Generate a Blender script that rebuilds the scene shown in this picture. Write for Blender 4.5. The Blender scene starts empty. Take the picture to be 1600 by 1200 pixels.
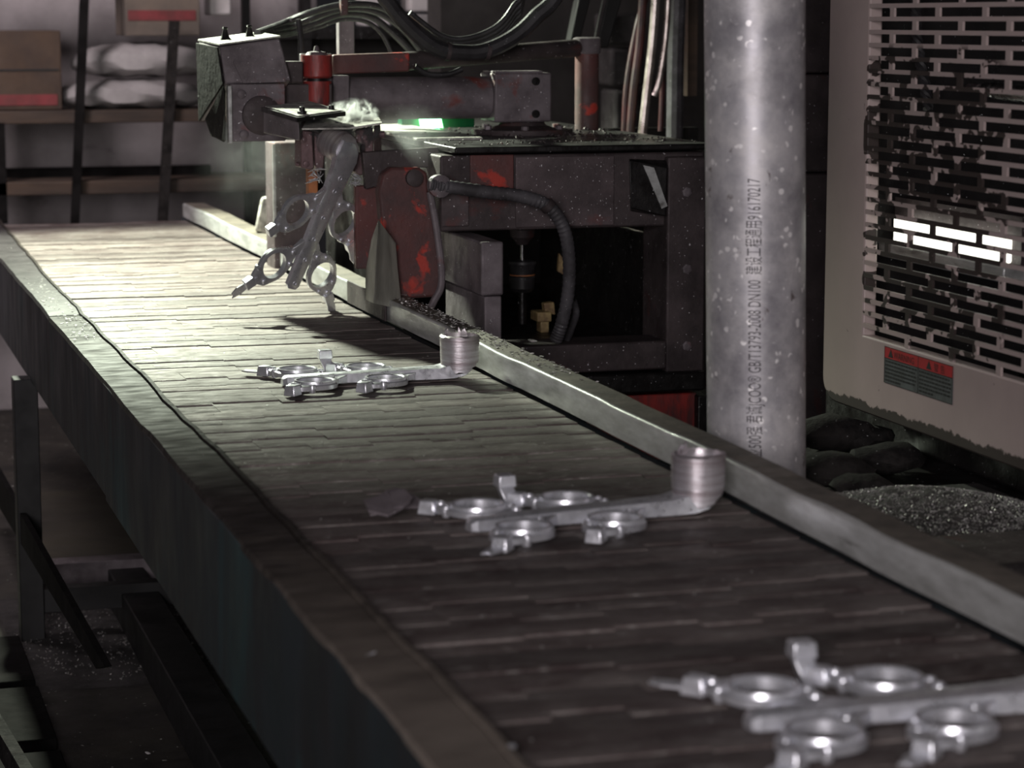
import bpy, bmesh, math, random
from mathutils import Vector, Matrix
random.seed(7)
S = bpy.context.scene
COL = S.collection
# ------------------------------------------------------------------ camera
FPX = 3750.0
PHI = math.atan(570 / FPX)
TH = math.atan(1120 / FPX * math.cos(PHI))
CAM = Vector((0, 0, 1.31))
FW = Vector((math.sin(TH) * math.cos(PHI), math.cos(TH) * math.cos(PHI), -math.sin(PHI)))
RT = Vector((math.cos(TH), -math.sin(TH), 0))
UP = RT.cross(FW)
cd = bpy.data.cameras.new('camera')
cam = bpy.data.objects.new('camera', cd)
COL.objects.link(cam)
cam.matrix_world = Matrix(((RT.x, UP.x, -FW.x, CAM.x), (RT.y, UP.y, -FW.y, CAM.y), (RT.z, UP.z, -FW.z, CAM.z), (0, 0, 0, 1)))
cd.sensor_width = 36
cd.lens = FPX / 1600 * 36
cd.clip_start = 0.05
cd.dof.use_dof = True
cd.dof.focus_distance = 4.0
cd.dof.aperture_fstop = 7.1
S.camera = cam
S.view_settings.view_transform = 'Standard'
S.view_settings.look = 'None'
S.view_settings.gamma = 1
S.view_settings.use_curve_mapping = False
S.view_settings.exposure = 0.0
# ------------------------------------------------------------------ world and lights
W = bpy.data.worlds.new('world')
S.world = W
W.use_nodes = True
W.node_tree.nodes['Background'].inputs[0].default_value = (0.9, 0.85, 0.95, 1)
W.node_tree.nodes['Background'].inputs[1].default_value = 0.012


def lamp(name, kind, loc, target, energy, color, size=None, **kw):
    d = bpy.data.lights.new(name, kind)
    d.energy = energy
    d.color = color
    if kind == 'AREA':
        d.size = size
    for k, v in kw.items():
        setattr(d, k, v)
    o = bpy.data.objects.new(name, d)
    COL.objects.link(o)
    o.location = loc
    o.rotation_euler = (Vector(target) - Vector(loc)).to_track_quat('-Z', 'Y').to_euler()
    return o


lamp('work_spotlight', 'SPOT', (0.58, 5.9, 2.05), (0.88, 5.42, 0.75), 480, (0.91, 1.0, 0.80), spot_size=math.radians(99), spot_blend=0.5, shadow_soft_size=0.035)
lamp('hall_lamp', 'AREA', (-1.0, -1.6, 1.75), (1.2, 3.6, 0.95), 116, (1.0, 0.93, 0.95), 1.2)
lamp('store_lamp', 'AREA', (-0.2, 6.0, 2.3), (0.5, 8.0, 1.0), 38, (1.0, 0.88, 0.9), 0.6)  # added unseen light that brightens the back wall


def at(px, py, Y):
    d = FW * FPX + RT * (px - 800) - UP * (py - 600)
    return CAM + d * (Y / d.y)


def atx(px, py, X):
    d = FW * FPX + RT * (px - 800) - UP * (py - 600)
    return CAM + d * (X / d.x)


# ------------------------------------------------------------------ materials
def nodes(name):
    m = bpy.data.materials.new(name)
    m.use_nodes = True
    nt = m.node_tree
    return m, nt, nt.nodes['Principled BSDF']


def nd(nt, typ, **kw):
    n = nt.nodes.new(typ)
    for k, v in kw.items():
        setattr(n, k, v)
    return n


def noise(nt, co, scale, detail=4, rough=0.6, dist=0.0):
    n = nd(nt, 'ShaderNodeTexNoise')
    n.inputs['Scale'].default_value = scale
    n.inputs['Detail'].default_value = detail
    n.inputs['Roughness'].default_value = rough
    n.inputs['Distortion'].default_value = dist
    nt.links.new(co, n.inputs['Vector'])
    return n.outputs['Fac']


def ramp(nt, fac, lo, hi, a=0.0, b=1.0):
    n = nd(nt, 'ShaderNodeMapRange')
    n.inputs['From Min'].default_value = lo
    n.inputs['From Max'].default_value = hi
    n.inputs['To Min'].default_value = a
    n.inputs['To Max'].default_value = b
    nt.links.new(fac, n.inputs['Value'])
    return n.outputs['Result']


def mathn(nt, op, a, b):
    n = nd(nt, 'ShaderNodeMath', operation=op)
    for i, v in enumerate((a, b)):
        if isinstance(v, (int, float)):
            n.inputs[i].default_value = v
        else:
            nt.links.new(v, n.inputs[i])
    return n.outputs[0]


def mix(nt, fac, a, b):
    n = nd(nt, 'ShaderNodeMix', data_type='RGBA')
    if isinstance(fac, (int, float)):
        n.inputs['Factor'].default_value = fac
    else:
        nt.links.new(fac, n.inputs['Factor'])
    for s, v in ((6, a), (7, b)):
        if isinstance(v, tuple):
            n.inputs[s].default_value = (*v, 1)
        else:
            nt.links.new(v, n.inputs[s])
    return n.outputs[2]


def coords(nt, stretch=(1, 1, 1), local=False):
    if local:
        src = nd(nt, 'ShaderNodeTexCoord').outputs['Object']
    else:
        src = nd(nt, 'ShaderNodeNewGeometry').outputs['Position']
    mp = nd(nt, 'ShaderNodeMapping')
    mp.inputs['Scale'].default_value = stretch
    nt.links.new(src, mp.inputs['Vector'])
    return mp.outputs[0]


def grime(name, base, dirt, scale=12, lo=0.4, hi=0.65, rough=(0.45, 0.8), metal=0.0, spot=None, spot_t=(0.58, 0.64), spot_s=14,
          speck=None, speck_t=0.70, speck_s=260, bump=0.15, bump_s=90, stretch=(1, 1, 1), local=False, spec=0.5):
    m, nt, b = nodes(name)
    co = coords(nt, stretch, local)
    f = noise(nt, co, scale, 6, 0.65)
    c = mix(nt, ramp(nt, f, lo, hi), base, dirt)
    if spot:
        f2 = noise(nt, co, spot_s, 5, 0.6, 0.4)
        c = mix(nt, ramp(nt, f2, *spot_t), c, spot)
    bright = None
    if speck:
        co2 = coords(nt, (1, 1, 1), local)
        f3 = noise(nt, co2, speck_s, 2, 0.5)
        bright = ramp(nt, f3, speck_t, speck_t + 0.03)
        c = mix(nt, bright, c, speck)
    nt.links.new(c, b.inputs['Base Color'])
    r = ramp(nt, noise(nt, co, scale * 2.3, 4), 0.3, 0.7, *rough)
    nt.links.new(r, b.inputs['Roughness'])
    b.inputs['Metallic'].default_value = metal
    b.inputs['Specular IOR Level'].default_value = spec
    if bump:
        bp = nd(nt, 'ShaderNodeBump')
        bp.inputs['Strength'].default_value = bump
        bp.inputs['Distance'].default_value = 0.004
        nt.links.new(noise(nt, co, bump_s, 5, 0.7), bp.inputs['Height'])
        nt.links.new(bp.outputs[0], b.inputs['Normal'])
    return m


M = {}
M['slat'] = grime('slat_steel', (0.19, 0.165, 0.155), (0.075, 0.052, 0.05), 11, 0.35, 0.68, (0.45, 0.75), 0.4, spot=(0.27, 0.25, 0.235), spot_t=(0.56, 0.72), spot_s=42,
                  speck=(0.8, 0.8, 0.78), speck_t=0.76, speck_s=330, bump=0.55, bump_s=55, stretch=(1.0, 2.2, 1))
nt = M['slat'].node_tree
b = nt.nodes['Principled BSDF']
src = b.inputs['Base Color'].links[0].from_socket
oi = nd(nt, 'ShaderNodeObjectInfo')
hsv = nd(nt, 'ShaderNodeHueSaturation')
nt.links.new(ramp(nt, oi.outputs['Random'], 0, 1, 0.68, 1.3), hsv.inputs['Value'])
nt.links.new(src, hsv.inputs['Color'])
nt.links.new(hsv.outputs[0], b.inputs['Base Color'])
M['rail'] = grime('rail_steel', (0.045, 0.038, 0.034), (0.016, 0.013, 0.012), 8, 0.35, 0.65, (0.45, 0.75), 0.0, spec=0.12, bump=0.3, bump_s=16, stretch=(1, 2.6, 1),
                  speck=(0.7, 0.7, 0.7), speck_t=0.77, speck_s=240)
nt = M['rail'].node_tree          # tan dust has settled on the outfeed end of the rail
b = nt.nodes['Principled BSDF']
src = b.inputs['Base Color'].links[0].from_socket
sep = nd(nt, 'ShaderNodeSeparateXYZ')
nt.links.new(nd(nt, 'ShaderNodeNewGeometry').outputs['Position'], sep.inputs[0])
dusty = mathn(nt, 'ADD', ramp(nt, sep.outputs['Y'], 1.7, 3.3), mathn(nt, 'MULTIPLY', noise(nt, coords(nt, (1, 2.2, 1)), 9, 5), 0.8))
nt.links.new(mix(nt, ramp(nt, dusty, 0.95, 0.35), src, (0.20, 0.17, 0.145)), b.inputs['Base Color'])
M['teal'] = grime('teal_paint', (0.016, 0.026, 0.032), (0.016, 0.016, 0.018), 5, 0.35, 0.6, (0.45, 0.7), 0.0, spot=(0.016, 0.06, 0.068), spot_t=(0.55, 0.72), spot_s=5,
                  bump=0.06, bump_s=60, stretch=(1, 1, 0.45))
M['galv'] = grime('galvanised_steel', (0.62, 0.635, 0.625), (0.33, 0.335, 0.32), 30, 0.35, 0.7, (0.28, 0.5), 0.4, spot=(0.11, 0.10, 0.09), spot_t=(0.66, 0.78), spot_s=16,
                  bump=0.16, bump_s=70, stretch=(1, 0.35, 1.6))
M['sheet'] = grime('dull_sheet_steel', (0.60, 0.60, 0.52), (0.26, 0.26, 0.22), 9, 0.35, 0.68, (0.4, 0.65), 0.25, bump=0.1, stretch=(2, 2, 0.5))
M['rail_top'] = grime('dusty_rail_top', (0.20, 0.175, 0.145), (0.09, 0.08, 0.068), 22, 0.35, 0.68, (0.5, 0.75), 0.15, bump=0.3, bump_s=90)
M['rail_far'] = grime('blackened_rail', (0.045, 0.040, 0.042), (0.02, 0.018, 0.019), 14, 0.35, 0.65, (0.4, 0.7), 0.1, spec=0.3, bump=0.4, bump_s=40, speck=(0.6, 0.6, 0.6), speck_t=0.74, speck_s=150)  # darker tone for the far flange piece
M['soot'] = grime('matt_soot', (0.014, 0.013, 0.013), (0.007, 0.0065, 0.0065), 9, 0.4, 0.6, (0.85, 0.95), 0.0, spec=0.08, bump=0.3, bump_s=30)  # near-black matt; puts shade into boards and brace the lamp reaches
M['soot_stone'] = grime('sooty_stone', (0.03, 0.027, 0.026), (0.012, 0.011, 0.011), 25, 0.4, 0.6, (0.8, 0.95), 0.0, spec=0.12, bump=0.8, bump_s=45, speck=(0.3, 0.3, 0.3), speck_t=0.72, speck_s=160)  # dark stone tone; also paints shade onto arm head side and loose bar
M['flake'] = grime('aluminium_flake', (0.55, 0.54, 0.52), (0.25, 0.24, 0.23), 60, 0.4, 0.6, (0.3, 0.6), 0.6, bump=0)
M['cast'] = grime('cast_aluminium', (0.92, 0.93, 0.98), (0.70, 0.71, 0.76), 40, 0.35, 0.7, (0.24, 0.42), 0.76, bump=0.03, bump_s=120, local=True)
M['cup'] = grime('biscuit_aluminium', (0.76, 0.74, 0.77), (0.45, 0.39, 0.41), 22, 0.35, 0.65, (0.32, 0.5), 0.8, bump=0.18, bump_s=60, stretch=(0.4, 0.4, 5), local=True)
M['iron'] = grime('grimy_iron', (0.085, 0.066, 0.068), (0.035, 0.027, 0.028), 10, 0.35, 0.65, (0.45, 0.8), 0.25, spot=(0.14, 0.030, 0.024), spot_t=(0.60, 0.74), spot_s=7,
                  speck=(0.75, 0.73, 0.76), speck_t=0.715, speck_s=210, bump=0.3, bump_s=70)
M['iron_grey'] = grime('dusty_grey_iron', (0.235, 0.205, 0.220), (0.10, 0.083, 0.09), 10, 0.35, 0.65, (0.45, 0.8), 0.25, spot=(0.20, 0.045, 0.035), spot_t=(0.60, 0.72), spot_s=11,
                       speck=(0.8, 0.78, 0.8), speck_t=0.715, speck_s=230, bump=0.25, bump_s=80)
M['iron_mid'] = grime('brown_grey_iron', (0.13, 0.10, 0.105), (0.055, 0.043, 0.045), 9, 0.35, 0.65, (0.45, 0.8), 0.2, spot=(0.17, 0.045, 0.04), spot_t=(0.58, 0.74), spot_s=8, speck=(0.8, 0.78, 0.8), speck_t=0.70, speck_s=230, bump=0.25, bump_s=80)
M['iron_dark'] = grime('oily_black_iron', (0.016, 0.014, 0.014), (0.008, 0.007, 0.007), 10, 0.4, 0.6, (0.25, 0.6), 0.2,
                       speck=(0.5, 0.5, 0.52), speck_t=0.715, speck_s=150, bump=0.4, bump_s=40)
M['red'] = grime('worn_red_paint', (0.13, 0.045, 0.042), (0.065, 0.04, 0.04), 9, 0.35, 0.65, (0.45, 0.75), 0.05, spot=(0.45, 0.045, 0.03), spot_t=(0.57, 0.63), spot_s=13,
                 speck=(0.6, 0.55, 0.55), speck_t=0.735, speck_s=220, bump=0.3, bump_s=60)
M['red_bright'] = grime('bright_red_paint', (0.34, 0.035, 0.03), (0.11, 0.035, 0.035), 24, 0.4, 0.62, (0.35, 0.6), 0.0, bump=0.2, stretch=(2, 2, 0.5))
M['jaw'] = grime('scaled_jaw_steel', (0.20, 0.125, 0.13), (0.09, 0.06, 0.062), 14, 0.35, 0.65, (0.4, 0.7), 0.35, speck=(0.75, 0.72, 0.78), speck_t=0.69, speck_s=260, bump=0.35, bump_s=90)
M['dusted'] = grime('white_dusted_steel', (0.62, 0.61, 0.56), (0.22, 0.21, 0.19), 40, 0.42, 0.62, (0.5, 0.8), 0.1, bump=0.3, bump_s=110)  # dust on gripper plates; lamp light painted into head lid and apron
M['rubber'] = grime('dusty_rubber', (0.035, 0.033, 0.036), (0.018, 0.017, 0.018), 20, 0.4, 0.6, (0.35, 0.6), 0.0, speck=(0.4, 0.4, 0.42), speck_t=0.72, speck_s=260, bump=0.1)
M['hose_grey'] = grime('ribbed_grey_hose', (0.085, 0.08, 0.088), (0.04, 0.037, 0.04), 20, 0.4, 0.6, (0.5, 0.75), 0.0, speck=(0.6, 0.6, 0.62), speck_t=0.72, speck_s=260, bump=0.1)
M['hose_red'] = grime('dark_red_hose', (0.05, 0.007, 0.009), (0.02, 0.005, 0.005), 14, 0.4, 0.6, (0.4, 0.6), 0.0, bump=0)
M['conduit'] = grime('bare_metal_conduit', (0.62, 0.56, 0.52), (0.35, 0.3, 0.27), 20, 0.4, 0.6, (0.25, 0.4), 0.8, bump=0)
M['orange'] = grime('heated_orange_steel', (0.50, 0.19, 0.07), (0.30, 0.12, 0.06), 30, 0.4, 0.6, (0.5, 0.7), 0.1, bump=0.1)
M['chrome'] = grime('bright_steel', (0.6, 0.6, 0.6), (0.3, 0.3, 0.3), 20, 0.4, 0.6, (0.2, 0.35), 1.0, bump=0)
M['carton'] = grime('brown_carton', (0.075, 0.048, 0.032), (0.05, 0.033, 0.025), 6, 0.4, 0.6, (0.7, 0.9), 0, bump=0.05, bump_s=30)
M['carton_grey'] = grime('dusty_carton', (0.17, 0.135, 0.11), (0.12, 0.10, 0.085), 6, 0.4, 0.6, (0.7, 0.9), 0, bump=0.05, bump_s=30)
M['carton_red'] = grime('red_print_stripe', (0.22, 0.04, 0.045), (0.14, 0.035, 0.035), 12, 0.4, 0.6, (0.7, 0.9), 0, bump=0)
M['sack'] = grime('grey_woven_sack', (0.42, 0.40, 0.40), (0.25, 0.235, 0.235), 5, 0.35, 0.65, (0.55, 0.8), 0, bump=0.2, bump_s=14)
M['wall'] = grime('stained_plaster', (0.46, 0.42, 0.43), (0.25, 0.225, 0.225), 3.5, 0.35, 0.7, (0.7, 0.95), 0, bump=0.15, bump_s=14, spot=(0.13, 0.12, 0.12), spot_t=(0.62, 0.78), spot_s=7)
M['wall_dark'] = grime('sooty_wall', (0.055, 0.05, 0.048), (0.025, 0.022, 0.021), 4, 0.35, 0.65, (0.6, 0.9), 0, bump=0.4, bump_s=12)  # plain dark tone for the right wall and rack back
M['shelf'] = grime('brown_shelf_timber', (0.085, 0.055, 0.038), (0.035, 0.025, 0.02), 8, 0.35, 0.65, (0.6, 0.85), 0, bump=0.2, stretch=(0.3, 1, 2))
M['black'] = grime('black_paint', (0.010, 0.010, 0.011), (0.005, 0.005, 0.005), 8, 0.4, 0.6, (0.5, 0.7), 0, bump=0)
M['floor'] = grime('stained_concrete', (0.05, 0.044, 0.036), (0.016, 0.014, 0.013), 5, 0.35, 0.65, (0.5, 0.85), 0, bump=0.4, bump_s=20, speck=(0.55, 0.55, 0.5), speck_t=0.70, speck_s=70)
M['panel_brown'] = grime('dull_brown_board', (0.075, 0.065, 0.045), (0.035, 0.03, 0.024), 5, 0.35, 0.65, (0.6, 0.85), 0, bump=0.3, bump_s=10, stretch=(0.5, 1, 2))
M['white'] = grime('white_enamel', (0.75, 0.71, 0.71), (0.6, 0.57, 0.57), 6, 0.4, 0.6, (0.4, 0.6), 0, bump=0)
M['ink'] = grime('grey_ink', (0.055, 0.05, 0.055), (0.14, 0.13, 0.135), 60, 0.5, 0.7, (0.6, 0.7), 0, bump=0)
M['label_red'] = grime('label_red', (0.42, 0.030, 0.035), (0.36, 0.03, 0.03), 40, 0.4, 0.6, (0.4, 0.5), 0, bump=0)
M['label_grey'] = grime('label_grey', (0.11, 0.125, 0.125), (0.075, 0.082, 0.08), 30, 0.4, 0.6, (0.4, 0.5), 0, bump=0)
M['yellow'] = grime('dirty_yellow_plastic', (0.36, 0.27, 0.12), (0.16, 0.10, 0.05), 30, 0.4, 0.6, (0.5, 0.7), 0, bump=0.1)
M['stone'] = grime('dark_rubble', (0.055, 0.05, 0.05), (0.025, 0.022, 0.022), 12, 0.4, 0.6, (0.6, 0.9), 0, bump=0.5, bump_s=30, speck=(0.5, 0.5, 0.5), speck_t=0.72, speck_s=160)


def emit(name, color, strength):
    m, nt, b = nodes(name)
    b.inputs['Base Color'].default_value = (*color, 1)
    b.inputs['Emission Color'].default_value = (*color, 1)
    b.inputs['Emission Strength'].default_value = strength
    return m


M['green_light'] = emit('green_lamp_glow', (0.25, 1.0, 0.35), 9)
M['strip_light'] = emit('strip_lamp_glow', (1.0, 1.0, 0.88), 2.2)
g, nt, b = nodes('dark_green_glass')
b.inputs['Base Color'].default_value = (0.0, 0.10, 0.04, 1)
b.inputs['Roughness'].default_value = 0.2
M['green_glass'] = g


# pipe: zinc spangle with pale flecks and dark blots
def pipe_mat():
    m, nt, b = nodes('zinc_pipe')
    co = coords(nt)
    f = noise(nt, co, 26, 6, 0.7)
    c = mix(nt, ramp(nt, f, 0.35, 0.7), (0.46, 0.45, 0.475), (0.66, 0.64, 0.64))
    v = nd(nt, 'ShaderNodeTexVoronoi')
    v.inputs['Scale'].default_value = 75
    nt.links.new(co, v.inputs['Vector'])
    fl = mathn(nt, 'MULTIPLY', ramp(nt, v.outputs['Distance'], 0.34, 0.26), ramp(nt, noise(nt, co, 34, 2), 0.54, 0.58))
    c = mix(nt, ramp(nt, noise(nt, co, 9, 5, 0.7), 0.45, 0.7), c, (0.26, 0.25, 0.27))
    c = mix(nt, fl, c, (0.9, 0.88, 0.88))
    co2 = coords(nt, (1, 1, 0.8))
    c = mix(nt, ramp(nt, noise(nt, co2, 33, 4, 0.6, 0.3), 0.67, 0.72, 0, 0.9), c, (0.12, 0.09, 0.085))
    nt.links.new(c, b.inputs['Base Color'])
    b.inputs['Metallic'].default_value = 0.35
    nt.links.new(ramp(nt, f, 0.3, 0.7, 0.40, 0.55), b.inputs['Roughness'])
    bp = nd(nt, 'ShaderNodeBump')
    bp.inputs['Strength'].default_value = 0.06
    bp.inputs['Distance'].default_value = 0.004
    nt.links.new(noise(nt, co, 40, 4), bp.inputs['Height'])
    nt.links.new(bp.outputs[0], b.inputs['Normal'])
    return m


M['pipe'] = pipe_mat()


# door paint: pinkish grey, peeled to dark metal in irregular islands and along the lower edge
def door_mat():
    m, nt, b = nodes('peeling_pink_paint')
    co = coords(nt)
    sep = nd(nt, 'ShaderNodeSeparateXYZ')
    nt.links.new(nd(nt, 'ShaderNodeNewGeometry').outputs['Position'], sep.inputs[0])
    paint = mix(nt, ramp(nt, noise(nt, co, 5, 5, 0.6), 0.3, 0.75), (0.43, 0.345, 0.33), (0.34, 0.275, 0.262))
    paint = mix(nt, ramp(nt, noise(nt, coords(nt, (1, 1.2, 1)), 30, 4, 0.75, 0.6), 0.70, 0.73), paint, (0.03, 0.022, 0.02))
    zone = mathn(nt, 'MULTIPLY', ramp(nt, sep.outputs['Y'], 3.255, 3.235), mathn(nt, 'MULTIPLY', ramp(nt, sep.outputs['Z'], 1.28, 1.16), ramp(nt, sep.outputs['Z'], 0.842, 0.93)))
    zone2 = mathn(nt, 'MULTIPLY', zone, ramp(nt, sep.outputs['Y'], 2.80, 2.92))
    n1 = noise(nt, coords(nt, (1, 1.2, 1.6)), 17, 3, 0.55)
    peel = ramp(nt, mathn(nt, 'ADD', n1, mathn(nt, 'MULTIPLY', zone2, 0.145)), 0.575, 0.585)
    peel = mathn(nt, 'MULTIPLY', peel, ramp(nt, zone2, 0.02, 0.10))
    low = ramp(nt, mathn(nt, 'ADD', sep.outputs['Z'], mathn(nt, 'MULTIPLY', noise(nt, co, 26, 6, 0.75), 0.035)), 0.7655, 0.7635)
    peel = mathn(nt, 'MAXIMUM', peel, low)
    c = mix(nt, peel, paint, (0.028, 0.018, 0.016))
    nt.links.new(c, b.inputs['Base Color'])
    nt.links.new(ramp(nt, peel, 0, 1, 0.45, 0.6), b.inputs['Roughness'])
    bp = nd(nt, 'ShaderNodeBump')
    bp.inputs['Strength'].default_value = 0.2
    bp.inputs['Distance'].default_value = 0.0008
    bp.invert = True
    nt.links.new(peel, bp.inputs['Height'])
    nt.links.new(bp.outputs[0], b.inputs['Normal'])
    return m


M['door'] = door_mat()


# ------------------------------------------------------------------ mesh builder
class MB:
    def __init__(s):
        s.v = []
        s.f = []

    def add(s, vs, fs):
        k = len(s.v)
        s.v += [Vector(p) for p in vs]
        s.f += [tuple(i + k for i in f) for f in fs]
        return s

    def hexa(s, p):  # 0-3 bottom loop, 4-7 top loop
        return s.add(p, [(3, 2, 1, 0), (4, 5, 6, 7), (0, 1, 5, 4), (1, 2, 6, 5), (2, 3, 7, 6), (3, 0, 4, 7)])

    def box(s, a, b):
        x0, x1 = sorted((a[0], b[0])); y0, y1 = sorted((a[1], b[1])); z0, z1 = sorted((a[2], b[2]))
        return s.hexa([(x0, y0, z0), (x1, y0, z0), (x1, y1, z0), (x0, y1, z0), (x0, y0, z1), (x1, y0, z1), (x1, y1, z1), (x0, y1, z1)])

    def pbox(s, x0, y0, x1, y1, Y, depth):  # front face seen between two pixels at distance Y
        xm, ym = (x0 + x1) / 2, (y0 + y1) / 2
        return s.box((at(x0, ym, Y).x, Y, at(xm, y1, Y).z), (at(x1, ym, Y).x, Y + depth, at(xm, y0, Y).z))

    def prism(s, pts, off):
        n = len(pts)
        off = Vector(off)
        vs = [Vector(p) for p in pts] + [Vector(p) + off for p in pts]
        fs = [tuple(range(n)), tuple(range(2 * n - 1, n - 1, -1))]
        fs += [(i, i + n, (i + 1) % n + n, (i + 1) % n) for i in range(n)]
        return s.add(vs, fs)

    def rings(s, loops, cap0=True, cap1=True):
        n = len(loops[0])
        vs = [p for l in loops for p in l]
        fs = []
        for k in range(len(loops) - 1):
            for i in range(n):
                j = (i + 1) % n
                fs.append((k * n + i, k * n + j, (k + 1) * n + j, (k + 1) * n + i))
        if cap0:
            fs.append(tuple(range(n - 1, -1, -1)))
        if cap1:
            fs.append(tuple((len(loops) - 1) * n + i for i in range(n)))
        return s.add(vs, fs)

    def lathe(s, base, axis, prof, n=20):  # prof: (distance along axis, radius)
        base = Vector(base); ax = Vector(axis).normalized()
        u = ax.orthogonal().normalized(); w = ax.cross(u)
        loops = [[base + ax * d + (u * math.cos(2 * math.pi * i / n) + w * math.sin(2 * math.pi * i / n)) * max(r, 1e-5) for i in range(n)] for d, r in prof]
        return s.rings(loops)

    def cyl(s, a, b, r, r2=None, n=20):
        a = Vector(a); b = Vector(b)
        return s.lathe(a, b - a, [(0, r), ((b - a).length, r if r2 is None else r2)], n)

    def tube(s, pts, r, n=10, sub=6, rib=0.0, ribn=0):
        pts = [Vector(p) for p in pts]
        P = []
        ext = [pts[0] * 2 - pts[1]] + pts + [pts[-1] * 2 - pts[-2]]
        for i in range(1, len(ext) - 2):
            p0, p1, p2, p3 = ext[i - 1:i + 3]
            for k in range(sub):
                t = k / sub
                P.append(0.5 * ((2 * p1) + (p2 - p0) * t + (2 * p0 - 5 * p1 + 4 * p2 - p3) * t * t + (3 * p1 - p0 - 3 * p2 + p3) * t ** 3))
        P.append(pts[-1])
        loops = []
        u = None
        for i, p in enumerate(P):
            t = (P[min(i + 1, len(P) - 1)] - P[max(i - 1, 0)]).normalized()
            u = t.orthogonal().normalized() if u is None else (u - t * u.dot(t)).normalized()
            w = t.cross(u)
            rr = r * (1 + (rib if (i % 2) else -rib))
            loops.append([p + (u * math.cos(2 * math.pi * j / n) + w * math.sin(2 * math.pi * j / n)) * rr for j in range(n)])
        return s.rings(loops)

    def build(s, name, mat, parent=None, bevel=0.0, smooth=True, props=None):
        org = Vector((0, 0, 0))
        if parent is not None:
            org = world_loc(parent)
        elif s.v:
            lo = [min(p[i] for p in s.v) for i in range(3)]; hi = [max(p[i] for p in s.v) for i in range(3)]
            org = Vector(((lo[0] + hi[0]) / 2, (lo[1] + hi[1]) / 2, lo[2]))
        me = bpy.data.meshes.new(name)
        me.from_pydata([p - org for p in s.v], [], s.f)
        bm = bmesh.new(); bm.from_mesh(me)
        bmesh.ops.recalc_face_normals(bm, faces=bm.faces)
        bm.to_mesh(me); bm.free()
        if smooth:
            me.polygons.foreach_set('use_smooth', [True] * len(me.polygons))
            me.set_sharp_from_angle(angle=math.radians(35))
        me.materials.append(M[mat] if isinstance(mat, str) else mat)
        o = bpy.data.objects.new(name, me)
        COL.objects.link(o)
        if parent is not None:
            o.parent = parent
        else:
            o.location = org
        if bevel:
            md = o.modifiers.new('bevel', 'BEVEL')
            md.width = bevel; md.segments = 2; md.limit_method = 'ANGLE'; md.angle_limit = math.radians(40)
        return o


def world_loc(o):
    l = Vector((0, 0, 0))
    while o is not None:
        l += o.location
        o = o.parent
    return l


def tag(o, label=None, cat=None, group=None, kind=None):
    if label: o['label'] = label
    if cat: o['category'] = cat
    if group: o['group'] = group
    if kind: o['kind'] = kind
    return o


def thing(name, loc, label, cat, group=None):
    o = bpy.data.objects.new(name, None)
    o.empty_display_size = 0.05
    COL.objects.link(o)
    o.location = loc
    return tag(o, label, cat, group)


def struct(o):
    o['kind'] = 'structure'
    return o


def text_mesh(txt, size):
    cu = bpy.data.curves.new('lettering', 'FONT')
    cu.body = txt
    cu.size = size
    cu.resolution_u = 3
    o = bpy.data.objects.new('lettering', cu)
    COL.objects.link(o)
    dg = bpy.context.evaluated_depsgraph_get()
    me = bpy.data.meshes.new_from_object(o.evaluated_get(dg))
    vs = [v.co.copy() for v in me.vertices]; fs = [tuple(p.vertices) for p in me.polygons]
    bpy.data.objects.remove(o); bpy.data.curves.remove(cu); bpy.data.meshes.remove(me)
    return vs, fs


# ------------------------------------------------------------------ the setting
struct(MB().box((-3.0, -2.0, -0.1), (4.0, 8.4, 0.0)).build('floor', 'floor'))
struct(MB().box((-3.0, 8.2, 0.0), (1.72, 8.35, 3.4)).build('wall_back', 'wall'))
struct(MB().box((1.74, 6.6, 0.0), (4.0, 6.75, 3.4)).build('wall_right', 'wall_dark'))

# ------------------------------------------------------------------ conveyor
BZ = 0.75
conv = thing('conveyor', (0.75, 4.0, 0.0), 'long steel slat conveyor with teal side and galvanised guard rail', 'conveyor')
PITCH = 0.064
XL, XR = 0.508, 1.028
NJ = 5
joints = []
rs = random.Random(3)
for j in range(NJ):
    cuts, offs = [], []
    x = XL
    while x < XR - 0.03:
        w = rs.uniform(0.04, 0.11)
        cuts.append((x, min(x + w, XR) if x + w < XR - 0.03 else XR))
        offs.append(rs.choice((-0.011, -0.004, 0.004, 0.011)))
        x += w
    joints.append((cuts, offs))


def joff(j, x):
    for (a, c), o in zip(*joints[j % NJ]):
        if a <= x < c:
            return o
    return 0.0


slat_mesh = []
for j in range(NJ):
    xs = sorted({round(a, 5) for a, c in joints[j][0]} | {round(a, 5) for a, c in joints[(j + 1) % NJ][0]} | {XL, XR})
    mb = MB()
    for a, c in zip(xs, xs[1:]):
        if c - a < 0.002: continue
        m_ = (a + c) / 2
        y0 = joff(j, m_) + 0.0006; y1 = PITCH + joff(j + 1, m_) - 0.0006
        prof = [(y0, -0.009), (y0, 0.0), (y0 + 0.002, 0.0007), ((y0 + y1) / 2, 0.0003), (y1 - 0.004, -0.0002), (y1, -0.0006), (y1, -0.009)]
        mb.rings([[Vector((a, y, z)) for y, z in prof], [Vector((c, y, z)) for y, z in prof]])
    o = mb.build('slat', 'slat', None)
    o.location = (0, 0, 0)
    me = o.data
    # rebuild relative to the slat's own corner
    lo = [min(p[i] for p in mb.v) for i in range(3)]; hi = [max(p[i] for p in mb.v) for i in range(3)]
    org = Vector(((lo[0] + hi[0]) / 2, (lo[1] + hi[1]) / 2, lo[2]))
    for v in me.vertices:
        v.co += org - Vector((0.768, 0.032, 0))
    bpy.data.objects.remove(o)
    slat_mesh.append(me)
NS = 82
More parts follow.
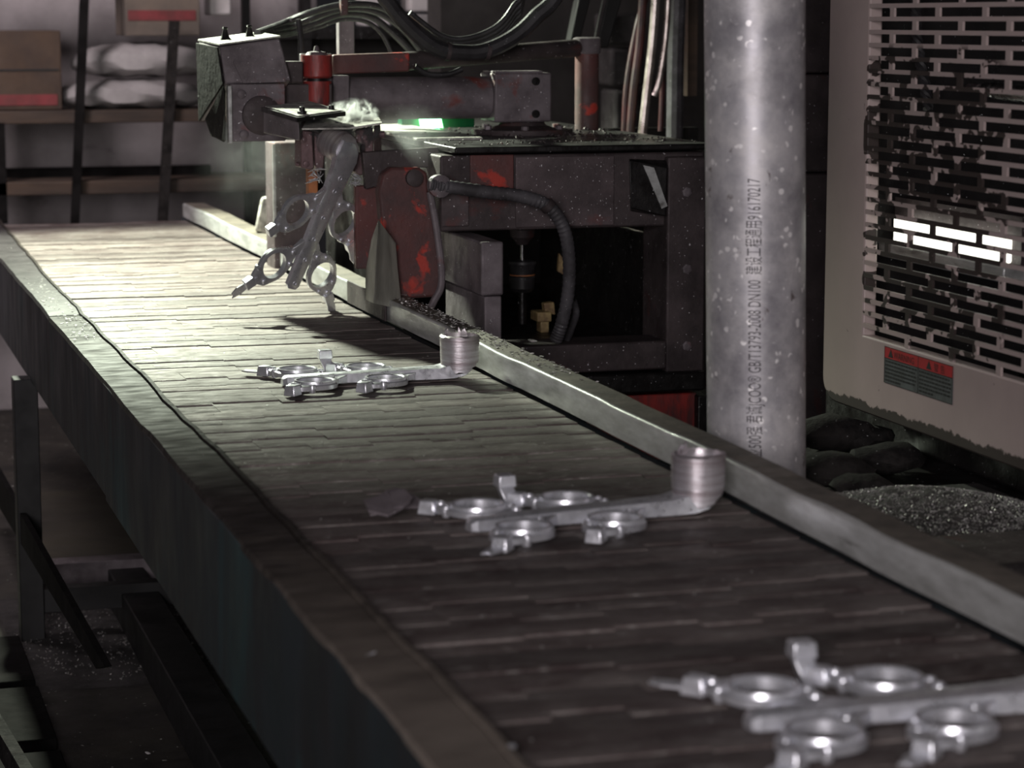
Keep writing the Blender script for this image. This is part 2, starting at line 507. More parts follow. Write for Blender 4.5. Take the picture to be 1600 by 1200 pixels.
for k in range(NS):
    o = bpy.data.objects.new('slat', slat_mesh[k % NJ])
    COL.objects.link(o)
    o.parent = conv
    o.location = Vector((0.768, 1.48 + k * PITCH + 0.032, BZ + rs.uniform(-0.0012, 0.0008))) - conv.location
    o.rotation_euler = (rs.uniform(-0.007, 0.007), rs.uniform(-0.0015, 0.0015), 0)


def rnd(i, s):
    return random.Random(i * 7919 + s).uniform(-1, 1)


# left side rail: top flange, raised lip beside the slats and the tall painted side plates
N = 60
y0r, y1r = 1.40, 6.85
fl, lip = [], []
for i in range(N + 1):
    y = y0r + (y1r - y0r) * i / N
    w = 0.0025 * rnd(i, 1) + (0.012 * max(0, (y - 5.2)) if y > 5.2 else 0)
    z = BZ + 0.004 + 0.002 * rnd(i // 3, 2)
    fl.append([Vector((0.437 + 0.0015 * rnd(i, 3), y, z - 0.008)), Vector((0.439 + 0.0015 * rnd(i, 3), y, z)), Vector((0.496 + w, y, z + 0.001)), Vector((0.496 + w, y, z - 0.008))])
    lip.append([Vector((0.498 + w, y, z - 0.02)), Vector((0.498 + w, y, z + 0.0045)), Vector((0.5045 + w, y, z + 0.004)), Vector((0.506 + w, y, z - 0.02))])
k_ = int((4.62 - y0r) / (y1r - y0r) * N)
MB().rings(fl[:k_ + 1]).build('rail_flange', 'rail', conv)
MB().rings([[p + Vector((0, 0, 0.0015)) for p in l] for l in fl[k_:]]).build('rail_flange', 'rail_far', conv)
MB().rings(lip).build('rail_lip', 'rail', conv)
for a, c, dx in ((1.40, 3.74, 0.0), (3.745, 6.85, 0.004)):
    MB().box((0.437 + dx, a, 0.56), (0.445 + dx, c, BZ - 0.002)).build('side_plate', 'teal', conv, 0.0015)
MB().box((0.446, 1.4, 0.56), (0.50, 6.8, 0.568)).build('lower_flange', 'black', conv)
MB().box((0.50, 1.45, 0.60), (1.05, 6.7, 0.61)).build('return_tray', 'black', conv)
MB().box((1.036, 1.4, 0.56), (1.044, 6.85, BZ - 0.002)).build('side_plate', 'teal', conv)
# guard rail on the machine side
for a, c, s_ in ((1.40, 4.42, 0), (4.425, 6.78, 3)):
    loops = []
    n = int((c - a) / 0.07)
    for i in range(n + 1):
        y = a + (c - a) * i / n
        d = 0.0022 * rnd(i // 2, 11 + s_) + 0.002 * math.sin(y * 5)
        h = 0.0015 * rnd(i // 2, 15 + s_)
        x0, x1 = 1.030 + d, 1.080 + d * 0.3 + 0.006 * max(0, y - 4.4)
        z0, z1 = BZ + 0.007, BZ + 0.046 + h
        loops.append([Vector(p) for p in ((x0, y, z0), (x0, y, z1 - 0.005), (x0 + 0.0006, y, z1 - 0.0028), (x0 + 0.0016, y, z1 - 0.0013), (x0 + 0.003, y, z1 - 0.0004), (x0 + 0.0055, y, z1), (x1 - 0.004, y, z1), (x1, y, z1 - 0.004), (x1, y, z0))])
    o = MB().rings(loops).build('guard_rail', 'galv', conv)
    o.data.materials.append(M['rail_top'])
    for p in o.data.polygons:
        if p.normal.z > 0.97 and p.area > 0.0015: p.material_index = 1
# joint strap where the guard rail halves meet
MB().box((1.024, 4.30, BZ + 0.006), (1.0275, 4.62, BZ + 0.050)).build('joint_strap', 'iron', conv, 0.001)
for y in (1.9, 2.72, 3.35, 5.4, 6.2):
    MB().box((1.046, y, 0.62), (1.078, y + 0.03, BZ + 0.006)).build('guard_bracket', 'iron_dark', conv)
# stand
for y in (5.05, 2.0):
    for x in (0.405, 1.045):
        MB().box((x, y, 0.0), (x + 0.05, y + 0.06, 0.565)).build('leg', 'black', conv, 0.002)
    MB().box((0.455, y + 0.01, 0.06), (1.045, y + 0.05, 0.11)).build('crossbar', 'black', conv)
MB().box((0.455, 5.30, 0.05), (1.045, 5.36, 0.11)).build('crossbar', 'iron_grey', conv, 0.002)
a, c = atx(-40, 690, 0.42), atx(160, 1042, 0.42)
for p, q in (((0.415, 5.72, 0.22), (0.415, 3.70, 0.30)), ):
    p = Vector((0.415, 6.0, 0.235)); q = Vector((0.415, 3.69, 0.295))
pts = []
MB().prism([atx(-30, 690, 0.41), atx(-30, 745, 0.41), atx(150, 1045, 0.41), atx(163, 1042, 0.41)], (0.012, 0, 0)).build('brace', 'soot', conv)
p0, p1 = Vector((0.30, 5.2, 0.02)), Vector((0.30, 3.4, 0.02))
MB().box((0.62, 3.2, 0.0), (0.70, 5.42, 0.09)).build('floor_runner', 'black', conv, 0.003)
# far end roller cover
MB().cyl((0.51, 6.70, BZ - 0.045), (1.03, 6.70, BZ - 0.045), 0.042, n=24).build('end_roller', 'iron', conv)

# ------------------------------------------------------------------ castings
def ring_profile(t):
    # outer radius of the clamp ring: pointed ears toward the gate (t=0) and the lug (t=pi)
    r = 0.0345
    for c_, h, w in ((0.0, 0.021, 0.42), (math.pi, 0.019, 0.46), (2.5, 0.006, 0.3), (0.72, 0.005, 0.25)):
        d = (t - c_ + math.pi) % (2 * math.pi) - math.pi
        r += h * math.exp(-(d / w) ** 2)
    return r


def make_casting(origin, ex, ez, label, tails=(1, 0, 1, 1), cupmat='cup', fins=0, blocks=(1, 1, 1, 1)):
    root = thing('aluminium_casting', (0, 0, 0), label, 'casting', 'die castings from the press')
    ex = Vector(ex).normalized(); ez = Vector(ez)
    ez = (ez - ex * ez.dot(ex)).normalized(); ey = ez.cross(ex)
    # runner: tapered bar whose end rises into the biscuit
    mb = MB()
    st = [(0.0, 0.010, 0.000, 0.010), (0.006, 0.0155, 0, 0.014), (0.10, 0.0175, 0, 0.016), (0.19, 0.020, 0, 0.018), (0.245, 0.024, 0.0, 0.019), (0.268, 0.027, 0.001, 0.024), (0.286, 0.024, 0.004, 0.034), (0.300, 0.015, 0.012, 0.040)]
    loops = []
    for x, w, z0, z1 in st:
        loops.append([Vector(p) for p in ((x, -w, z0 + 0.002), (x, -w * 0.78, z1 - 0.001), (x, -w * 0.6, z1), (x, w * 0.6, z1), (x, w * 0.78, z1 - 0.001), (x, w, z0 + 0.002), (x, w * 0.8, z0), (x, -w * 0.8, z0))])
    mb.rings(loops)
    run = mb.build('runner', 'cast', root)
    for x in (0.012, 0.062, 0.105, 0.150, 0.205, 0.232):
        MB().lathe((x, 0, 0.001), (0, 0, -1), [(0, 0.0052), (0.0022, 0.0048), (0.0024, 0.003), (0.001, 0.0028)], 12).build('ejector_mark', 'cast', run)
    # biscuit: thick cup with a ragged rim
    mb = MB()
    n = 36
    rr = random.Random(fins + 5)
    loops = []
    cx, cr = 0.284, 0.030
    def L(z, r, jag=0.0):
        return [Vector((cx + r * math.cos(2 * math.pi * i / n), r * math.sin(2 * math.pi * i / n), z + jag * rr.uniform(-1, 1))) for i in range(n)]
    cut = [0.016 * max(0, math.cos(2 * math.pi * i / n)) + 0.0025 * rr.uniform(-1, 1) for i in range(n)]
    low = [Vector((cx + 0.029 * math.cos(2 * math.pi * i / n), 0.029 * math.sin(2 * math.pi * i / n), 0.010 + cut[i])) for i in range(n)]
    loops = [low, L(0.030, 0.0305), L(0.05, 0.031), L(0.066, 0.0315, 0.0012), L(0.0675, 0.028, 0.001), L(0.058, 0.027), L(0.054, 0.010)]
    mb.rings(loops)
    cup = mb.build('biscuit', cupmat, root)
    mb = MB()
    for i in range(8):
        t = rr.uniform(1.0, 2.5); r0 = rr.uniform(0.024, 0.029)
        b_ = Vector((cx + r0 * math.cos(t), r0 * math.sin(t), 0.06)); w = rr.uniform(0.004, 0.010)
        dt = Vector((-math.sin(t), math.cos(t), 0))
        mb.prism([b_ - dt * w, b_ + dt * w, b_ + Vector((rr.uniform(-.004, .004), 0, rr.uniform(0.008, 0.017)))], Vector((math.cos(t), math.sin(t), 0)) * 0.0015)
    mb.build('ragged_flash', cupmat, cup, smooth=False)
    k = 0
    for xr in (0.038, 0.148):
        for s in (1, -1):
            c0 = Vector((xr, 0.064 * s, 0))
            d = Vector((0.72, -0.70 * s, 0)).normalized()      # from the ring centre to the gate
            e = Vector((0, 0, 1)).cross(d)
            nn = 48
            def loop(zz, inner=None, k_=1.0):
                out = []
                for i in range(nn):
                    t = 2 * math.pi * i / nn
                    r = inner if inner else ring_profile(t) * k_
                    out.append(c0 + (d * math.cos(t) + e * math.sin(t)) * r + Vector((0, 0, zz)))
                return out
            mb = MB()
            ls = [loop(0.004, 0.0265), loop(0.004, None, 0.93), loop(0.005, None, 1.0), loop(0.011, None, 1.0), loop(0.0125, None, 0.93), loop(0.0125, 0.0320), loop(0.0165, 0.0310), loop(0.0165, 0.0285), loop(0.0150, 0.0265), loop(0.004, 0.0265)]
            mb.rings(ls, False, False)
            ring = mb.build('clamp_ring', 'cast', root)
            for t, r, h in ((0.0, 0.046, 0.0145), (math.pi, 0.0455, 0.0145), (2.62, 0.036, 0.013), (3.62, 0.036, 0.013), (0.55, 0.037, 0.013)):
                p = c0 + (d * math.cos(t) + e * math.sin(t)) * r
                MB().lathe(p + Vector((0, 0, 0.001)), (0, 0, 1), [(0, 0.0042), (h * 0.35, 0.0056), (h * 0.9, 0.0052), (h, 0.0042), (h, 0.0024), (h - 0.003, 0.0022)], 12).build('boss', 'cast', ring)
            # gate bridge to the runner
            g0 = c0 + d * 0.043
            g1 = Vector((g0.x + 0.020, 0.010 * s, 0))
            sd = Vector((0, 0, 1)).cross((g1 - g0).normalized()) * 0.009
            MB().hexa([g0 - sd + Vector((0, 0, 0.004)), g0 + sd + Vector((0, 0, 0.004)), g1 + sd * 1.5 + Vector((0, 0, 0.001)), g1 - sd * 1.5 + Vector((0, 0, 0.001)),
                       g0 - sd * .8 + Vector((0, 0, 0.010)), g0 + sd * .8 + Vector((0, 0, 0.010)), g1 + sd * 1.4 + Vector((0, 0, 0.014)), g1 - sd * 1.4 + Vector((0, 0, 0.014))]).build('gate', 'cast', root, 0.001)
            # overflow lug beyond the far ear
            l0 = c0 - d * 0.050
            if blocks[k]:
                u, w = d * 0.011, e * 0.010
                q = l0 - d * 0.010
                MB().hexa([q - u - w + Vector((0, 0, 0.0)), q + u - w, q + u + w, q - u + w, q - u * .8 - w * .8 + Vector((0, 0, 0.016)), q + u * .8 - w * .8 + Vector((0, 0, 0.016)), q + u * .8 + w * .8 + Vector((0, 0, 0.016)), q - u * .8 + w * .8 + Vector((0, 0, 0.016))]).build('overflow_lug', 'cast', root, 0.0015)
            if tails[k] == 1:     # thin tail tab left flat, ragged end
                q = l0 - d * 0.018
                pr = [q - e * .007, q - d * 0.020 - e * .009, q - d * 0.034 - e * .004, q - d * 0.030 + e * .001, q - d * 0.036 + e * .006, q - d * 0.016 + e * .009, q + e * .007]
                MB().prism([p + Vector((0, 0, 0.004)) for p in pr], (0, 0, 0.0025)).build('overflow_tab', 'cast', root, smooth=False)
            elif tails[k] == 2:   # tab bent upward with a square head
                q = l0 - d * 0.016
                q2 = q - d * 0.010 + Vector((0, 0, 0.022))
                a1, a2 = Vector((0.009, 0, 0)), Vector((0, 0.007, 0))
                MB().hexa([q - a1 - a2, q + a1 - a2, q + a1 + a2, q - a1 + a2, q2 - a1 - a2 * .7, q2 + a1 - a2 * .7, q2 + a1 + a2 * .7, q2 - a1 + a2 * .7]).build('overflow_tab', 'cast', root, 0.001)
                qq = q2 + Vector((0, 0, 0.007))
                MB().hexa([qq + Vector(v) for v in ((-.011, -.010, -.007), (.011, -.010, -.007), (.011, .010, -.007), (-.011, .010, -.007), (-.010, -.009, .007), (.010, -.009, .007), (.010, .009, .007), (-.010, .009, .007))]).build('tab_head', 'cast', root, 0.001)
            k += 1
    root.rotation_mode = 'QUATERNION'
    root.rotation_quaternion = Matrix((ex, ey, ez)).transposed().to_quaternion()
    root.location = origin
    return root


def flat(x, y, ang, label, **kw):
    return make_casting((x, y, BZ + 0.0035), (math.cos(ang), math.sin(ang), 0), (0, 0, 1), label, **kw)


flat(0.694, 3.600, math.radians(0.5), 'silver aluminium casting lying in bright light at middle of belt', tails=(1, 0, 2, 0), fins=1)
flat(0.686, 2.492, math.radians(7), 'silver aluminium casting on dark belt beside a crumpled scrap fragment', tails=(0, 1, 2, 0), fins=2)
flat(0.700, 1.712, math.radians(-1), 'large near silver aluminium casting cut off by the frame corner', tails=(1, 1, 2, 1), fins=3)
tip = at(457, 452, 4.46)
make_casting(tip, (0.37, -0.20, 0.92), (-0.42, 0.80, 0.36), 'silver aluminium casting hanging by its biscuit from the gripper', tails=(1, 1, 1, 0), fins=4)

# crumpled scrap and chips on the conveyor
def scrap(name, px, py, size, label, cat, seed, mat='cast', z=BZ + 0.003, n=7, grp=None):
    d = FW * FPX + RT * (px - 800) - UP * (py - 600)
    c_ = CAM + d * ((z - CAM.z) / d.z)
    r_ = random.Random(seed)
    mb = MB()
    for i in range(3 if size > 0.02 else 1):
        k = n
        off = Vector((r_.uniform(-1, 1), r_.uniform(-.6, .6), 0)) * size * 0.35
        tl = Vector((r_.uniform(-.4, .4), r_.uniform(-.4, .4), 1)).normalized()
        u = tl.orthogonal().normalized(); w = tl.cross(u)
        pts = [c_ + off + (u * math.cos(2 * math.pi * j / k) + w * math.sin(2 * math.pi * j / k)) * size * r_.uniform(0.25, 0.6) + Vector((0, 0, size * 0.22)) for j in range(k)]
        mb.prism(pts, tl * size * 0.06)
    lo = min(p.z for p in mb.v)
    mb.v = [p + Vector((0, 0, z - lo)) for p in mb.v]
    return tag(mb.build(name, mat, smooth=False), label, cat, grp)


scrap('scrap_fragment', 620, 800, 0.055, 'crumpled dark metal scrap fragment lying on the dim belt', 'scrap', 4, 'iron_grey')
scrap('metal_chip', 582, 1025, 0.011, 'small bright metal chip on the left conveyor rail', 'chip', 9, z=BZ + 0.008)
scrap('metal_chip', 800, 1168, 0.008, 'tiny pale metal chip at belt edge near the bottom', 'chip', 10, z=BZ + 0.010)

# flakes scattered along the guard rail and the slats
mb = MB()
r_ = random.Random(21)
for i in range(420):
    y = 3.2 + 1.3 * r_.betavariate(2.2, 1.8)
    x = r_.uniform(1.037, 1.078); z = BZ + 0.048
    k = r_.randint(3, 6); s_ = r_.uniform(0.001, 0.0045)
    tl = Vector((r_.uniform(-.22, .22), r_.uniform(-.22, .22), 1)).normalized(); u = tl.orthogonal().normalized(); w = tl.cross(u)
    rot = r_.uniform(0, 6.28)
    mb.prism([Vector((x, y, z)) + (u * math.cos(rot + 2 * math.pi * j / k) + w * math.sin(rot + 2 * math.pi * j / k)) * s_ * r_.uniform(.5, 1) for j in range(k)], tl * 0.0009)
tag(mb.build('metal_flakes', 'flake', smooth=False), 'pale metal flakes strewn along the guard rail top', 'flakes', kind='stuff')
mb = MB()
for i in range(260):
    y = r_.uniform(1.6, 6.5); x = r_.uniform(0.52, 1.02); z = BZ + 0.0028
    k = r_.randint(3, 5); s_ = r_.uniform(0.0006, 0.0018)
    tl = Vector((r_.uniform(-.3, .3), r_.uniform(-.3, .3), 1)).normalized(); u = tl.orthogonal().normalized(); w = tl.cross(u)
    mb.prism([Vector((x, y, z)) + (u * math.cos(2 * math.pi * j / k) + w * math.sin(2 * math.pi * j / k)) * s_ for j in range(k)], tl * 0.0006)
for i in range(140):      # weld spatter on the left rail
    y = r_.uniform(4.2, 5.3); x = r_.uniform(0.445, 0.495); z = BZ + 0.006
    s_ = r_.uniform(0.0008, 0.0035)
    tl = Vector((0, 0, 1)); u = Vector((1, 0, 0)); w = Vector((0, 1, 0))
    mb.prism([Vector((x, y, z)) + (u * math.cos(2 * math.pi * j / 5) + w * math.sin(2 * math.pi * j / 5)) * s_ for j in range(5)], tl * 0.001)
tag(mb.build('metal_grit', 'flake', smooth=False), 'fine metal grit sprinkled over the conveyor slats', 'grit', kind='stuff')

# ------------------------------------------------------------------ galvanised pipe
PX, PY, PR = 1.168, 2.88, 0.0645
pb = Vector((PX + 0.032, PY, 0.0)); ptp = Vector((PX - 0.026, PY, 2.8))
lean = (ptp - pb)
pipe = thing('steel_pipe', pb, 'upright galvanised steel pipe with printed lettering beside the conveyor', 'pipe')
mb = MB()
n = 40
loops = []
for k in range(15):
    c_ = pb + lean * k / 14
    loops.append([c_ + Vector((math.cos(2 * math.pi * i / n), math.sin(2 * math.pi * i / n), 0)) * PR for i in range(n)])
mb.rings(loops).build('pipe_body', 'pipe', pipe)
vs, fs = text_mesh('企业500强 君诚JCOO® GB/T13793-2008 DN100  建设工程通用916170217', 0.0185)
w_ = max(v.x for v in vs)
zl0, zl1 = at(1180, 730, PY - PR).z, at(1160, 280, PY - PR).z
ang0 = math.radians(-112)      # around the pipe, facing the camera
out = []
for v in vs:
    z = zl0 + (zl1 - zl0) * v.x / w_
    t = z / 2.8
    c_ = pb + lean * t
    a_ = ang0 + (0.006 - v.y * 1.25) / PR * 1.0
    out.append(Vector((c_.x + math.cos(a_) * (PR + 0.0005), c_.y + math.sin(a_) * (PR + 0.0005), z)))
mb = MB(); mb.add(out, fs)
o = mb.build('printed_lettering', 'ink', pipe, smooth=False)
o['label'] = 'grey stencilled letters and numbers running up the pipe'

# ------------------------------------------------------------------ slotted machine door on the right
DX = 1.50
cab = thing('machine_cabinet', (1.75, 2.8, 0.73), 'pinkish grey machine cabinet with peeling slotted grille door', 'cabinet')
ZB, ZT = 0.731, 1.80
YL, YR = 3.385, 2.05
mb = MB()
# lower panel with a rounded corner, left stile
zs0 = 0.846
ys0 = 3.243
pts = [(YR, ZB), (YR, zs0), (ys0, zs0), (ys0, ZT), (YL, ZT), (YL, ZB + 0.035)]
for k in range(1, 6):
    a_ = math.pi / 2 * k / 6
    pts.append((YL - 0.05 + 0.05 * math.cos(a_), ZB + 0.035 - 0.035 * math.sin(a_)))
pts.append((YL - 0.05, ZB))
mb.prism([Vector((DX, y, z)) for y, z in pts], (0.022, 0, 0))
door = mb.build('door_panel', 'door', cab)
md = door.modifiers.new('bevel', 'BEVEL'); md.width = 0.003; md.segments = 2; md.limit_method = 'ANGLE'
mb = MB()
PITZ, BAR = 0.0187, 0.0062
rowsA = [3.0943, 2.9549, 2.8190, 2.683, 2.547, 2.411, 2.275, 2.139]
rowsB = [3.1674, 3.0242, 2.8865, 2.751, 2.615, 2.479, 2.343, 2.207]
z = zs0
row = 0
zbars = []
while z < ZT:
    zt = z + PITZ
    mb.box((DX, YR, zt - BAR), (DX + 0.004, ys0, zt))
    for y in (rowsA if row % 2 == 0 else rowsB):
        mb.box((DX + 0.0002, y - 0.0065, z - 0.0001), (DX + 0.0038, y + 0.0065, zt - BAR + 0.0001))
    z = zt
    row += 1
mb.build('slotted_grille', 'door', cab, smooth=False)
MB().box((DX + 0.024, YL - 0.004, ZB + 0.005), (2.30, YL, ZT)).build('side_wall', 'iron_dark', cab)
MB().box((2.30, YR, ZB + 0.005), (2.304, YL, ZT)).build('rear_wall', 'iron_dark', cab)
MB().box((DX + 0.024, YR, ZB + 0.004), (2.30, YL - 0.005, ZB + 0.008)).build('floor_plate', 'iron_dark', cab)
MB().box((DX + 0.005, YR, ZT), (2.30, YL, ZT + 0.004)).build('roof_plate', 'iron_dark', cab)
# warning label
lb = MB()
yl0, yl1, yl2 = 3.1635, 3.0530, 2.9460
zt_, zm_, zb_ = 0.8405, 0.8235, 0.7870
DXL = DX - 0.0006
lab = MB().box((DXL, yl0, zb_), (DX + 0.0001, yl2, zt_)).build('warning_label', 'label_grey', cab, smooth=False)
lab['label'] = 'red and grey two-panel warning sticker'
MB().box((DXL - 0.0003, yl0, zm_), (DXL, yl2, zt_)).build('label_header', 'label_red', lab, smooth=False)
mb = MB()
for y_a, y_b, z_a, z_b in ((yl0, yl0 - .0012, zb_, zt_), (yl1 + .0006, yl1 - .0006, zb_, zt_), (yl2 + .0012, yl2, zb_, zt_), (yl0, yl2, zb_, zb_ + .001), (yl0, yl2, zt_ - .001, zt_), (yl0, yl2, zm_ - .0006, zm_ + .0006)):
    mb.box((DXL - 0.0005, y_a, z_a), (DXL - 0.0003, y_b, z_b))
mb.build('label_border', 'black', lab, smooth=False)
def door_text(txt, size, y_left, zbase, name, width=None):
    vs, fs = text_mesh(txt, size)
    w = max(v.x for v in vs)
    k = (width / w) if width else 1.0
    m2 = MB(); m2.add([Vector((DXL - 0.0007, y_left - v.x * k, zbase + v.y)) for v in vs], fs)
    return m2.build(name, 'black', lab, smooth=False)
door_text('WARNING', 0.0135, 3.132, 0.8265, 'header_lettering', 0.066)
door_text('警 告', 0.0125, 3.004, 0.8268, 'header_lettering', 0.034)
for yc in (3.142, 3.019):
    MB().prism([Vector((DXL - .0007, yc + .008, 0.8262)), Vector((DXL - .0007, yc - .008, 0.8262)), Vector((DXL - .0007, yc, 0.8382))], (0.0002, 0, 0)).build('warning_triangle', 'black', lab, smooth=False)
mb = MB()
r_ = random.Random(5)
for ya, yb in ((yl0 - .004, yl1 + .004), (yl1 - .004, yl2 + .004)):
    for k in range(6):
        zz = zm_ - 0.0055 - k * 0.0055
        y = ya
        end = yb if k < 5 else (ya + yb) / 2
        while y > end + 0.004:
            w = r_.uniform(0.003, 0.010)
            mb.box((DXL - .0004, y, zz), (DXL - .0002, max(y - w, end), zz + 0.0028))
            y -= w + 0.0018
mb.build('small_print', 'black', lab, smooth=False)
# things inside the cabinet
st = thing('strip_light', (1.6, 3.1, 0.93), 'bright white strip light glowing behind the slotted grille', 'lamp')  # made-up glowing strip, imitates a bright lit surface beyond the slots
q0, q1 = atx(1395, 352, 1.58), atx(1562, 402, 1.58)
MB().box((1.58, q0.y, q0.z - 0.026), (1.60, q1.y, q1.z + 0.030)).build('diffuser', 'strip_light', st, 0.004)
MB().box((1.575, min(q0.y + 0.04, 3.37), q0.z - 0.050), (1.62, q1.y - 0.02, q0.z - 0.028)).build('fixture_rail', 'galv', st, 0.003)
MB().box((1.602, min(q0.y + 0.04, 3.37), q0.z - 0.03), (1.64, q1.y - 0.02, q0.z + 0.04)).build('fixture_back', 'iron', st)
c0, c1 = atx(1530, 138, 1.62), atx(1640, 152, 1.62)
cyli = thing('air_cylinder', (1.62, c0.y, c0.z - 0.02), 'pale silver cylinder rod seen through upper grille slots', 'cylinder')
MB().lathe(c0, c1 - c0, [(0, 0.004), (0.02, 0.004), (0.02, 0.010), (0.045, 0.011), (0.048, 0.008), (0.052, 0.008), (0.054, 0.012), (0.4, 0.012)], 18).build('barrel', 'chrome', cyli)
MB().cyl(c0 + (c0 - c1).normalized() * 0.03, c0, 0.006).build('rod_end', 'iron', cyli)
# twisted cable
mb = MB()
for ph in range(3):
    pts = []
    for k in range(60):
        t = k / 59
        b0 = Vector((1.70, 0, 0)).lerp(Vector((1.70, 0, 0)), t)
        px = 1428 + 6 * t + 24 * max(0, t - 0.55) ** 1.3 * 2; py = -120 + 290 * t
        c_ = atx(px, py, 1.57)
        pts.append(c_ + Vector((math.cos(k * 0.9 + ph * 2.09), math.sin(k * 0.9 + ph * 2.09), 0)) * 0.0045)
    mb.tube(pts, 0.0045, 6, 2)
tag(mb.build('twisted_cable', 'rubber'), 'black twisted cable hanging behind the slotted grille', 'cable')
# cooler fins
rad = thing('oil_cooler', (1.9, 2.9, 0.76), 'dark finned cooler standing inside the grille cabinet', 'cooler')
for k in range(14):
    y = 3.10 - k * 0.035
    loops = []
    MB().tube([(1.72, y, 0.80), (1.72, y, 1.0), (1.72, y, 1.16)], 0.007, 8, 14, 0.25).build('finned_tube', 'iron', rad)
MB().box((1.70, 3.13, 0.745), (1.75, 2.62, 0.80)).build('header_tank', 'iron_dark', rad)

# ------------------------------------------------------------------ dark base ledge, shavings and rubble on the right
base = thing('press_plinth', (1.6, 3.0, 0.0), 'dark oily plinth ledge under the grille cabinet', 'plinth')
MB().box((1.10, 1.2, 0.0), (2.4, 2.70, 0.66)).build('base_block', 'iron_dark', base)
MB().box((1.30, 2.70, 0.0), (2.4, 3.35, 0.66)).build('base_block', 'iron_dark', base)
MB().box((1.12, 1.3, 0.66), (1.62, 2.66, 0.674)).build('cover_plate', 'iron', base, 0.004)
MB().hexa([(1.12, 2.10, 0.675), (1.64, 2.10, 0.675), (1.64, 2.46, 0.675), (1.12, 2.40, 0.675), (1.13, 2.11, 0.70), (1.63, 2.11, 0.70), (1.63, 2.44, 0.70), (1.13, 2.38, 0.70)]).build('cover_plate', 'stone', base, 0.006)
MB().box((1.60, 2.0, 0.66), (1.66, 3.6, 0.72)).build('kerb', 'iron_dark', base, 0.006)
# shavings heap: gridded mound plus flakes
def mound(cx, cy, rx, ry, z0, h, seed, name, label, cat, nfl, mat='stone', size=1.0):
    r_ = random.Random(seed)
    mb = MB()
    n = 26
    vs, fs = [], []
    for i in range(n + 1):
        for j in range(n + 1):
            u, v = i / n * 2 - 1, j / n * 2 - 1
            d = math.sqrt(u * u + v * v)
            z = h * max(0, 1 - d * d) ** 1.2 + 0.006 * r_.uniform(0, 1) * max(0, 1 - d)
            vs.append((cx + rx * u, cy + ry * v, z0 + z))
    for i in range(n):
        for j in range(n):
            a_ = i * (n + 1) + j
            fs.append((a_, a_ + 1, a_ + n + 2, a_ + n + 1))
    mb.add(vs, fs)
    for i in range(nfl):
        a_ = r_.uniform(0, 6.283); d = math.sqrt(r_.uniform(0, 0.9))
        x, y = cx + rx * d * math.cos(a_), cy + ry * d * math.sin(a_)
        z = z0 + h * (1 - d * d) ** 1.2 + 0.002
        s_ = r_.uniform(0.0012, 0.0036) * size
        tl = Vector((r_.uniform(-1, 1), r_.uniform(-1, 1), r_.uniform(.3, 1))).normalized(); u = tl.orthogonal().normalized(); w = tl.cross(u)
        mb.prism([Vector((x, y, z)) + (u * math.cos(2.09 * j) + w * math.sin(2.09 * j)) * s_ for j in range(3)], tl * 0.0006)
    o = mb.build(name, mat, smooth=False)
    o.data.materials.append(M['flake'])
    nm = n * n
    for p in o.data.polygons:
        if p.index >= nm: p.material_index = 1
    return tag(o, label, cat, kind='stuff')


mound(1.40, 2.83, 0.17, 0.17, 0.664, 0.026, 3, 'metal_shavings', 'heap of glittering metal shavings beside the guard rail', 'shavings', 5200, size=0.55)
mound(0.62, 5.05, 0.24, 0.40, 0.001, 0.008, 5, 'floor_shavings', 'glittering metal shavings on the floor under conveyor', 'shavings', 900)
r_ = random.Random(12)
for k, (px, py, s_) in enumerate(((1300, 700, 0.055), (1350, 700, 0.04), (1385, 735, 0.045), (1295, 760, 0.05), (1345, 775, 0.035))):
    z0 = 0.665
    d = FW * FPX + RT * (px - 800) - UP * (py - 600)
    c_ = CAM + d * ((z0 - CAM.z) / d.z)
    bm = bmesh.new(); bmesh.ops.create_icosphere(bm, subdivisions=2, radius=1)
    mb = MB()
    idx = {v: i for i, v in enumerate(bm.verts)}
    mb.add([c_ + Vector((v.co.x * s_ * 1.3, v.co.y * s_, v.co.z * s_ * 0.5 + s_ * 0.42)) * r_.uniform(0.999, 1.001) + Vector((r_.uniform(-1, 1), r_.uniform(-1, 1), r_.uniform(-1, 1))) * s_ * 0.09 for v in bm.verts], [tuple(idx[v] for v in f.verts) for f in bm.faces])
    bm.free()
    names = ('largest dark clinker lump behind the pipe foot', 'dark clinker lump below the cabinet corner', 'rightmost dark clinker lump next to the shavings heap', 'low dark clinker lump close behind guard rail', 'small dark clinker lump before the shavings heap')
    tag(mb.build('clinker_lump', 'soot_stone', smooth=True), names[k], 'clinker', 'clinker lumps on the base')

# ------------------------------------------------------------------ press frame behind the conveyor
FY = 4.35
press = thing('casting_press', (1.5, FY, 0.0), 'grimy dark red press frame with window opening behind guard rail', 'machine')
MB().pbox(688, 240, 1100, 357, FY, 0.2).build('top_beam', 'iron', press, 0.004)
for x0, x1, y0, y1, dpt, mt in ((735, 803, 242, 300, 0.006, 'red'), (806, 960, 244, 354, 0.004, 'iron_mid'), (690, 733, 300, 354, 0.004, 'iron_mid')):
    MB().pbox(x0, y0, x1, y1, FY - dpt, dpt).build('face_plate', mt, press, 0.002)
MB().pbox(1042, 245, 1102, 600, FY - 0.02, 0.14).build('right_post', 'iron', press, 0.004)
MB().pbox(800, 537, 1042, 582, FY - 0.02, 0.10).build('lower_beam', 'iron', press, 0.004)
MB().pbox(830, 586, 1102, 616, FY - 0.04, 0.14).build('foot_flange', 'iron_dark', press, 0.004)
MB().pbox(940, 617, 1088, 720, FY, 0.10).build('red_skirt', 'red_bright', press, 0.003)
MB().pbox(1090, 617, 1160, 760, FY - 0.02, 0.10).build('skirt_post', 'iron_dark', press, 0.003)
za = at(900, 537, FY).z
